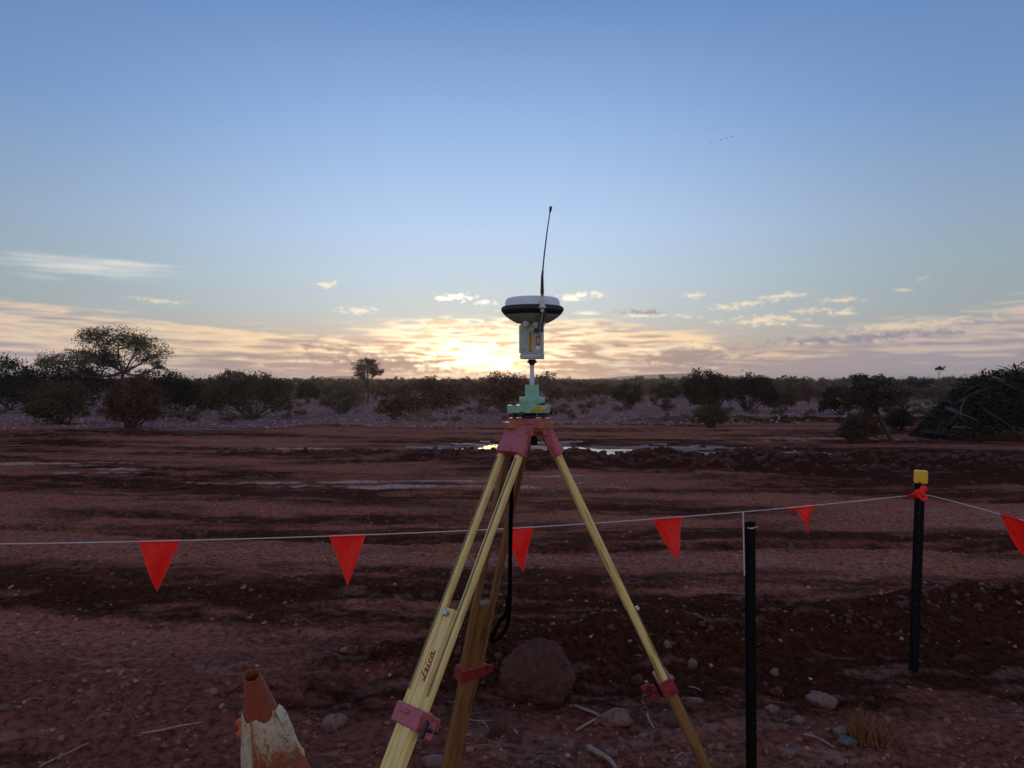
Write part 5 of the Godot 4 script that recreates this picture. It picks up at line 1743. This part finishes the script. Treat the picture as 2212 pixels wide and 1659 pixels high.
func make_pickets() -> void:
	var foot := on_ground(1974, 1452)
	var d := -foot.z
	var top := at(1988, 1040, d - 0.01)
	var o := thing("capped_picket", "black steel picket with a yellow plastic cap and a red knotted pennant", "picket", foot)
	picket(o, foot, top, 0.5, 0.028, 8)
	var mb := MB.new()
	var dir := (top - foot).normalized()
	var b := Basis(Quaternion(Vector3.UP, dir)) * Basis(Vector3.UP, -0.42)
	var u := d / FOCAL
	mb.bevel_box(at(1989.5, 1030, d), Vector3(25.5 * u, 27 * u, 24 * u), 0.0035, b)
	part("cap", mb.mesh(M.cap_yellow), o)
	# the nearer picket without a cap
	d = 3.0
	top = at(1621.5, 1126, d)
	foot = at(1624, 1700, d)
	foot.y = ground_height(foot.x, foot.z)
	foot.x = at(1625.5, 1710, d).x
	o = thing("capless_picket", "black steel picket without a cap, wire twisted round its top, right of the tripod", "picket", foot)
	picket(o, foot, top, -0.1, 0.0185, 0)
	mb = MB.new()
	mb.cylinder(foot + Vector3(0.001, -0.1, 0), top + Vector3(0.001, -0.004, 0), 0.0155, 20, 0.0015)
	part("sleeve", mb.mesh(M.picket_coating), o)
	mb = MB.new()
	var ring := []
	var rr := []
	for k in 25:
		var a := TAU * k / 24
		ring.push_back(top + Vector3(0.001 + cos(a) * 0.0175, -0.0235 + 0.002 * sin(a * 2.0), sin(a) * 0.0175))
		rr.push_back(0.0016)
	mb.tube(ring, rr, 6, false)
	mb.tube([top + Vector3(0.017, -0.0225, 0.008), top + Vector3(0.023, -0.019, 0.012), top + Vector3(0.026, -0.027, 0.012)], [0.0016, 0.0016, 0.001], 6)
	mb.tube([top + Vector3(-0.014, -0.022, 0.014), top + Vector3(0, -0.027, 0.019), top + Vector3(0.014, -0.022, 0.014)], [0.0016, 0.0018, 0.0016], 6)
	part("wire_tie", mb.mesh(M.rope), o)
	mb = MB.new()      # its side flange
	mb.prism(MB.rect(0.009, 0.004, 0.001), Vector3(foot.x - 0.0185, foot.y - 0.1, foot.z), Vector3.RIGHT, Vector3.BACK, top + Vector3(-0.0185, -0.006, 0) - Vector3(foot.x - 0.0185, foot.y - 0.1, foot.z))
	part("flange", mb.mesh(M.picket_coating), o)
	mb = MB.new()
	mb.bevel_box(top + Vector3(-0.0125, -0.012, -0.004), Vector3(0.012, 0.022, 0.012), 0.002)
	part("bracket_stub", mb.mesh(M.rust), o)
	# a thin lath tied against it, seen edge on
	mb = MB.new()
	var lt := at(1605.6, 1110, d)
	var lb := at(1608.6, 1243, d)
	var ld := (lb - lt).normalized()
	var sight := Vector3(lt.x, 0, lt.z).normalized()
	mb.prism(MB.rect(0.0056, 0.045, 0.0008), lt, sight.cross(Vector3.UP), sight, lb - lt)
	var la := part("marker_lath", mb.mesh(M.lath))
	la.position = sight * 0.02
	tag(la, "thin pale marker lath seen edge-on against the capless picket", "lath")

func make_cone() -> void:
	var axis := Vector3(-0.02, 0.88, 0.475).normalized()
	var top := at(543, 1460, 2.6)
	var long := 0.70
	var base := top - axis * long
	var o := thing("traffic_cone", "leaning faded orange traffic cone with a torn dirty white sleeve", "traffic cone", base)
	var ex := Vector3.RIGHT
	ex = (ex - axis * ex.dot(axis)).normalized()
	var b := Basis(ex, axis, ex.cross(axis))
	var mb := MB.new()
	mb.lathe([Vector2(0.135, 0.03), Vector2(0.0285, long - 0.004), Vector2(0.0275, long), Vector2(0.0255, long), Vector2(0.0245, long - 0.006), Vector2(0.06, long - 0.25)], base, 40, b)
	part("body", mb.mesh(M.cone_orange), o)
	# sleeve: two sheets round the cone with ragged edges, the right one standing off
	var rng := RandomNumberGenerator.new()
	rng.seed = 3
	var sheet := func(a0: float, a1: float, up0: float, up1: float, loose: float, lift: Callable) -> Array:
		var rows := []
		for r in 22:
			var t := r / 21.0
			var row := PackedVector3Array()
			for k in 25:
				var s := k / 24.0
				var a := lerpf(a0, a1, s)
				var u := lerpf(up0, up1, t)
				if r == 21:
					u += 0.012 * sin(a * 5.0) + 0.010 * noise_c.get_noise_1d(k * 11.0)
				var rad := lerpf(0.135, 0.0285, (u - 0.03) / (long - 0.034)) + 0.004
				rad += loose * (1.0 - t) * (0.55 + 0.45 * sin(a * 2.0 + 0.8)) + 0.005 * noise_b.get_noise_2d(a * 30.0, u * 160.0)
				rad += lift.call(s, t)
				row.push_back(base + axis * u + (b.x * cos(a) + b.z * sin(a)) * rad)
			rows.push_back(row)
		return rows
	# angles: 0 = right, PI/2 = towards the viewer
	mb = MB.new()
	mb.smooth_grid(sheet.call(0.1, 3.5, 0.05, 0.535, 0.020, func(q: float, t: float) -> float: return 0.030 * pow(1.0 - q, 4.0) * (1.0 - t) + 0.010 * pow(q, 6.0) + 0.010 * exp(-pow((q - 0.53) / 0.05, 2.0)) * (1.0 - t) + 0.004 * sin(q * 23.0) * (1.0 - t)))
	part("sleeve", mb.mesh(M.sleeve), o)
	# flap peeled off on the right
	mb = MB.new()
	var rows := []
	for r in 14:
		var t := r / 13.0
		var u := lerpf(0.545, 0.27, t)
		var rad := lerpf(0.135, 0.0285, (u - 0.03) / (long - 0.034))
		var row := PackedVector3Array()
		for k in 8:
			var s := k / 7.0
			var wide := 0.006 + 0.030 * t * (1.0 - 0.6 * smoothstep(0.85, 1.0, t)) + 0.006 * noise_c.get_noise_1d(r * 23.0) * s
			row.push_back(base + axis * (u + 0.014 * s * sin(t * 9.0)) + b.x * (rad + 0.006 + 0.006 * sin(t * 6.0) + wide * s) + b.z * (0.02 + 0.02 * t - 0.03 * s))
		rows.push_back(row)
	mb.smooth_grid(rows)
	part("torn_flap", mb.mesh(M.flap), o)
	# scrap of orange film on the left
	mb = MB.new()
	rows = []
	for r in 7:
		var t := r / 6.0
		var u := lerpf(0.50, 0.40, t)
		var rad := lerpf(0.135, 0.0285, (u - 0.03) / (long - 0.034)) + 0.006
		var row := PackedVector3Array()
		for k in 6:
			var s := k / 5.0
			row.push_back(base + axis * (u - 0.012 * s) - b.x * (rad + (0.012 + 0.022 * absf(sin(t * 5.2))) * s) + b.z * (0.012 - 0.014 * s))
		rows.push_back(row)
	mb.smooth_grid(rows)
	part("torn_scrap", mb.mesh(M.torn_orange), o)

func make_small_things() -> void:
	# a pale scrap caught under the bush on the left
	var p := on_ground(317.0 * 0.553, 914)
	var mb := MB.new()
	var rng := RandomNumberGenerator.new()
	rng.seed = 12
	var l := lump(rng, 6, 0.5, 55)
	for k in l.v.size():
		l.v[k] *= Vector3(0.14, 0.2, 0.1)
	var o := part("plastic_scrap", l.mesh(M.pale_rag))
	o.position = p + Vector3(0, 0.07, 0)
	tag(o, "small pale scrap of plastic under the brownish bush at left", "litter")
	# four birds far up in the sky
	var words := ["leftmost and lowest of four tiny birds in the sky at right", "second from left of four tiny birds in the sky at right", "second from right of four tiny birds in the sky at right", "rightmost and highest of four tiny birds in the sky at right"]
	var spots := [[1533, 309], [1556, 302.5], [1568.6, 299], [1580, 295.4]]
	for k in 4:
		var c := at(spots[k][0], spots[k][1], 48.0)
		var bird := thing("bird", words[k], "bird", c, "birds flying in a line")
		mb = MB.new()
		mb.tube([Vector3(-0.05, 0, 0), Vector3(-0.02, 0.004, 0), Vector3(0.02, 0.006, 0), Vector3(0.045, 0.008, 0), Vector3(0.06, 0.006, 0)], [0.005, 0.013, 0.015, 0.008, 0.0016], 8)
		part("body", mb.mesh(M.bird_dark), bird, true)
		for s in [-1, 1]:
			mb = MB.new()
			var lift := 0.16 + 0.05 * k
			mb.prism(PackedVector2Array([Vector2(-0.12, 0), Vector2(0.12, 0), Vector2(0.04, 0.32), Vector2(-0.12, 0.5)]), Vector3(0, 0.008, 0.01 * s), Vector3.RIGHT * 0.15, Vector3(0, lift, s * 0.9) * 0.16, Vector3.UP * 0.003)
			part("wing", mb.mesh(M.bird_dark), bird, true)

func _ready() -> void:
	noise_a.seed = 1
	noise_b.seed = 2
	noise_c.seed = 3
	for f in [noise_a, noise_b, noise_c]:
		f.noise_type = FastNoiseLite.TYPE_SIMPLEX_SMOOTH
		f.frequency = 0.1
		f.fractal_octaves = 3
	# camera
	var cam := Camera3D.new()
	cam.name = "camera"
	cam.fov = 53.08
	cam.position = Vector3(0, EYE, 0)
	cam.rotation_degrees.x = -0.19
	cam.near = 0.05
	cam.far = 9000.0
	add_child(cam)
	cam.current = true
	# sky, air and the sun low behind cloud
	var env := Environment.new()
	env.background_mode = Environment.BG_SKY
	var sky := Sky.new()
	var pano := PanoramaSkyMaterial.new()
	pano.panorama = make_sky()
	sky.sky_material = pano
	env.sky = sky
	env.tonemap_mode = Environment.TONE_MAPPER_LINEAR
	env.tonemap_exposure = 1.0
	env.sdfgi_enabled = true
	env.ssao_enabled = true
	env.ssil_enabled = true
	env.volumetric_fog_enabled = true
	env.volumetric_fog_density = 0.00042
	env.volumetric_fog_albedo = Color(0.9, 0.88, 0.9)
	env.volumetric_fog_anisotropy = 0.75
	var we := WorldEnvironment.new()
	we.name = "world"
	we.environment = env
	add_child(we)
	var sun := DirectionalLight3D.new()
	sun.name = "sun"
	sun.light_color = Color(1.0, 0.78, 0.5)
	sun.light_energy = 0.16
	sun.light_angular_distance = 10.0
	sun.shadow_enabled = true
	sun.rotation_degrees = Vector3(-2.6, 180.0 - 2.3 * -1.0, 0)
	add_child(sun)
	make_materials()
	make_ground()
	make_puddles()
	make_hills()
	make_plants()
	make_brush_pile()
	make_loose_earth()
	make_stones()
	make_sticks()
	make_grass_tuft()
	make_tripod()
	make_tribrach()
	make_adapter()
	make_receiver()
	make_pickets()
	make_bunting()
	make_cone()
	make_small_things()
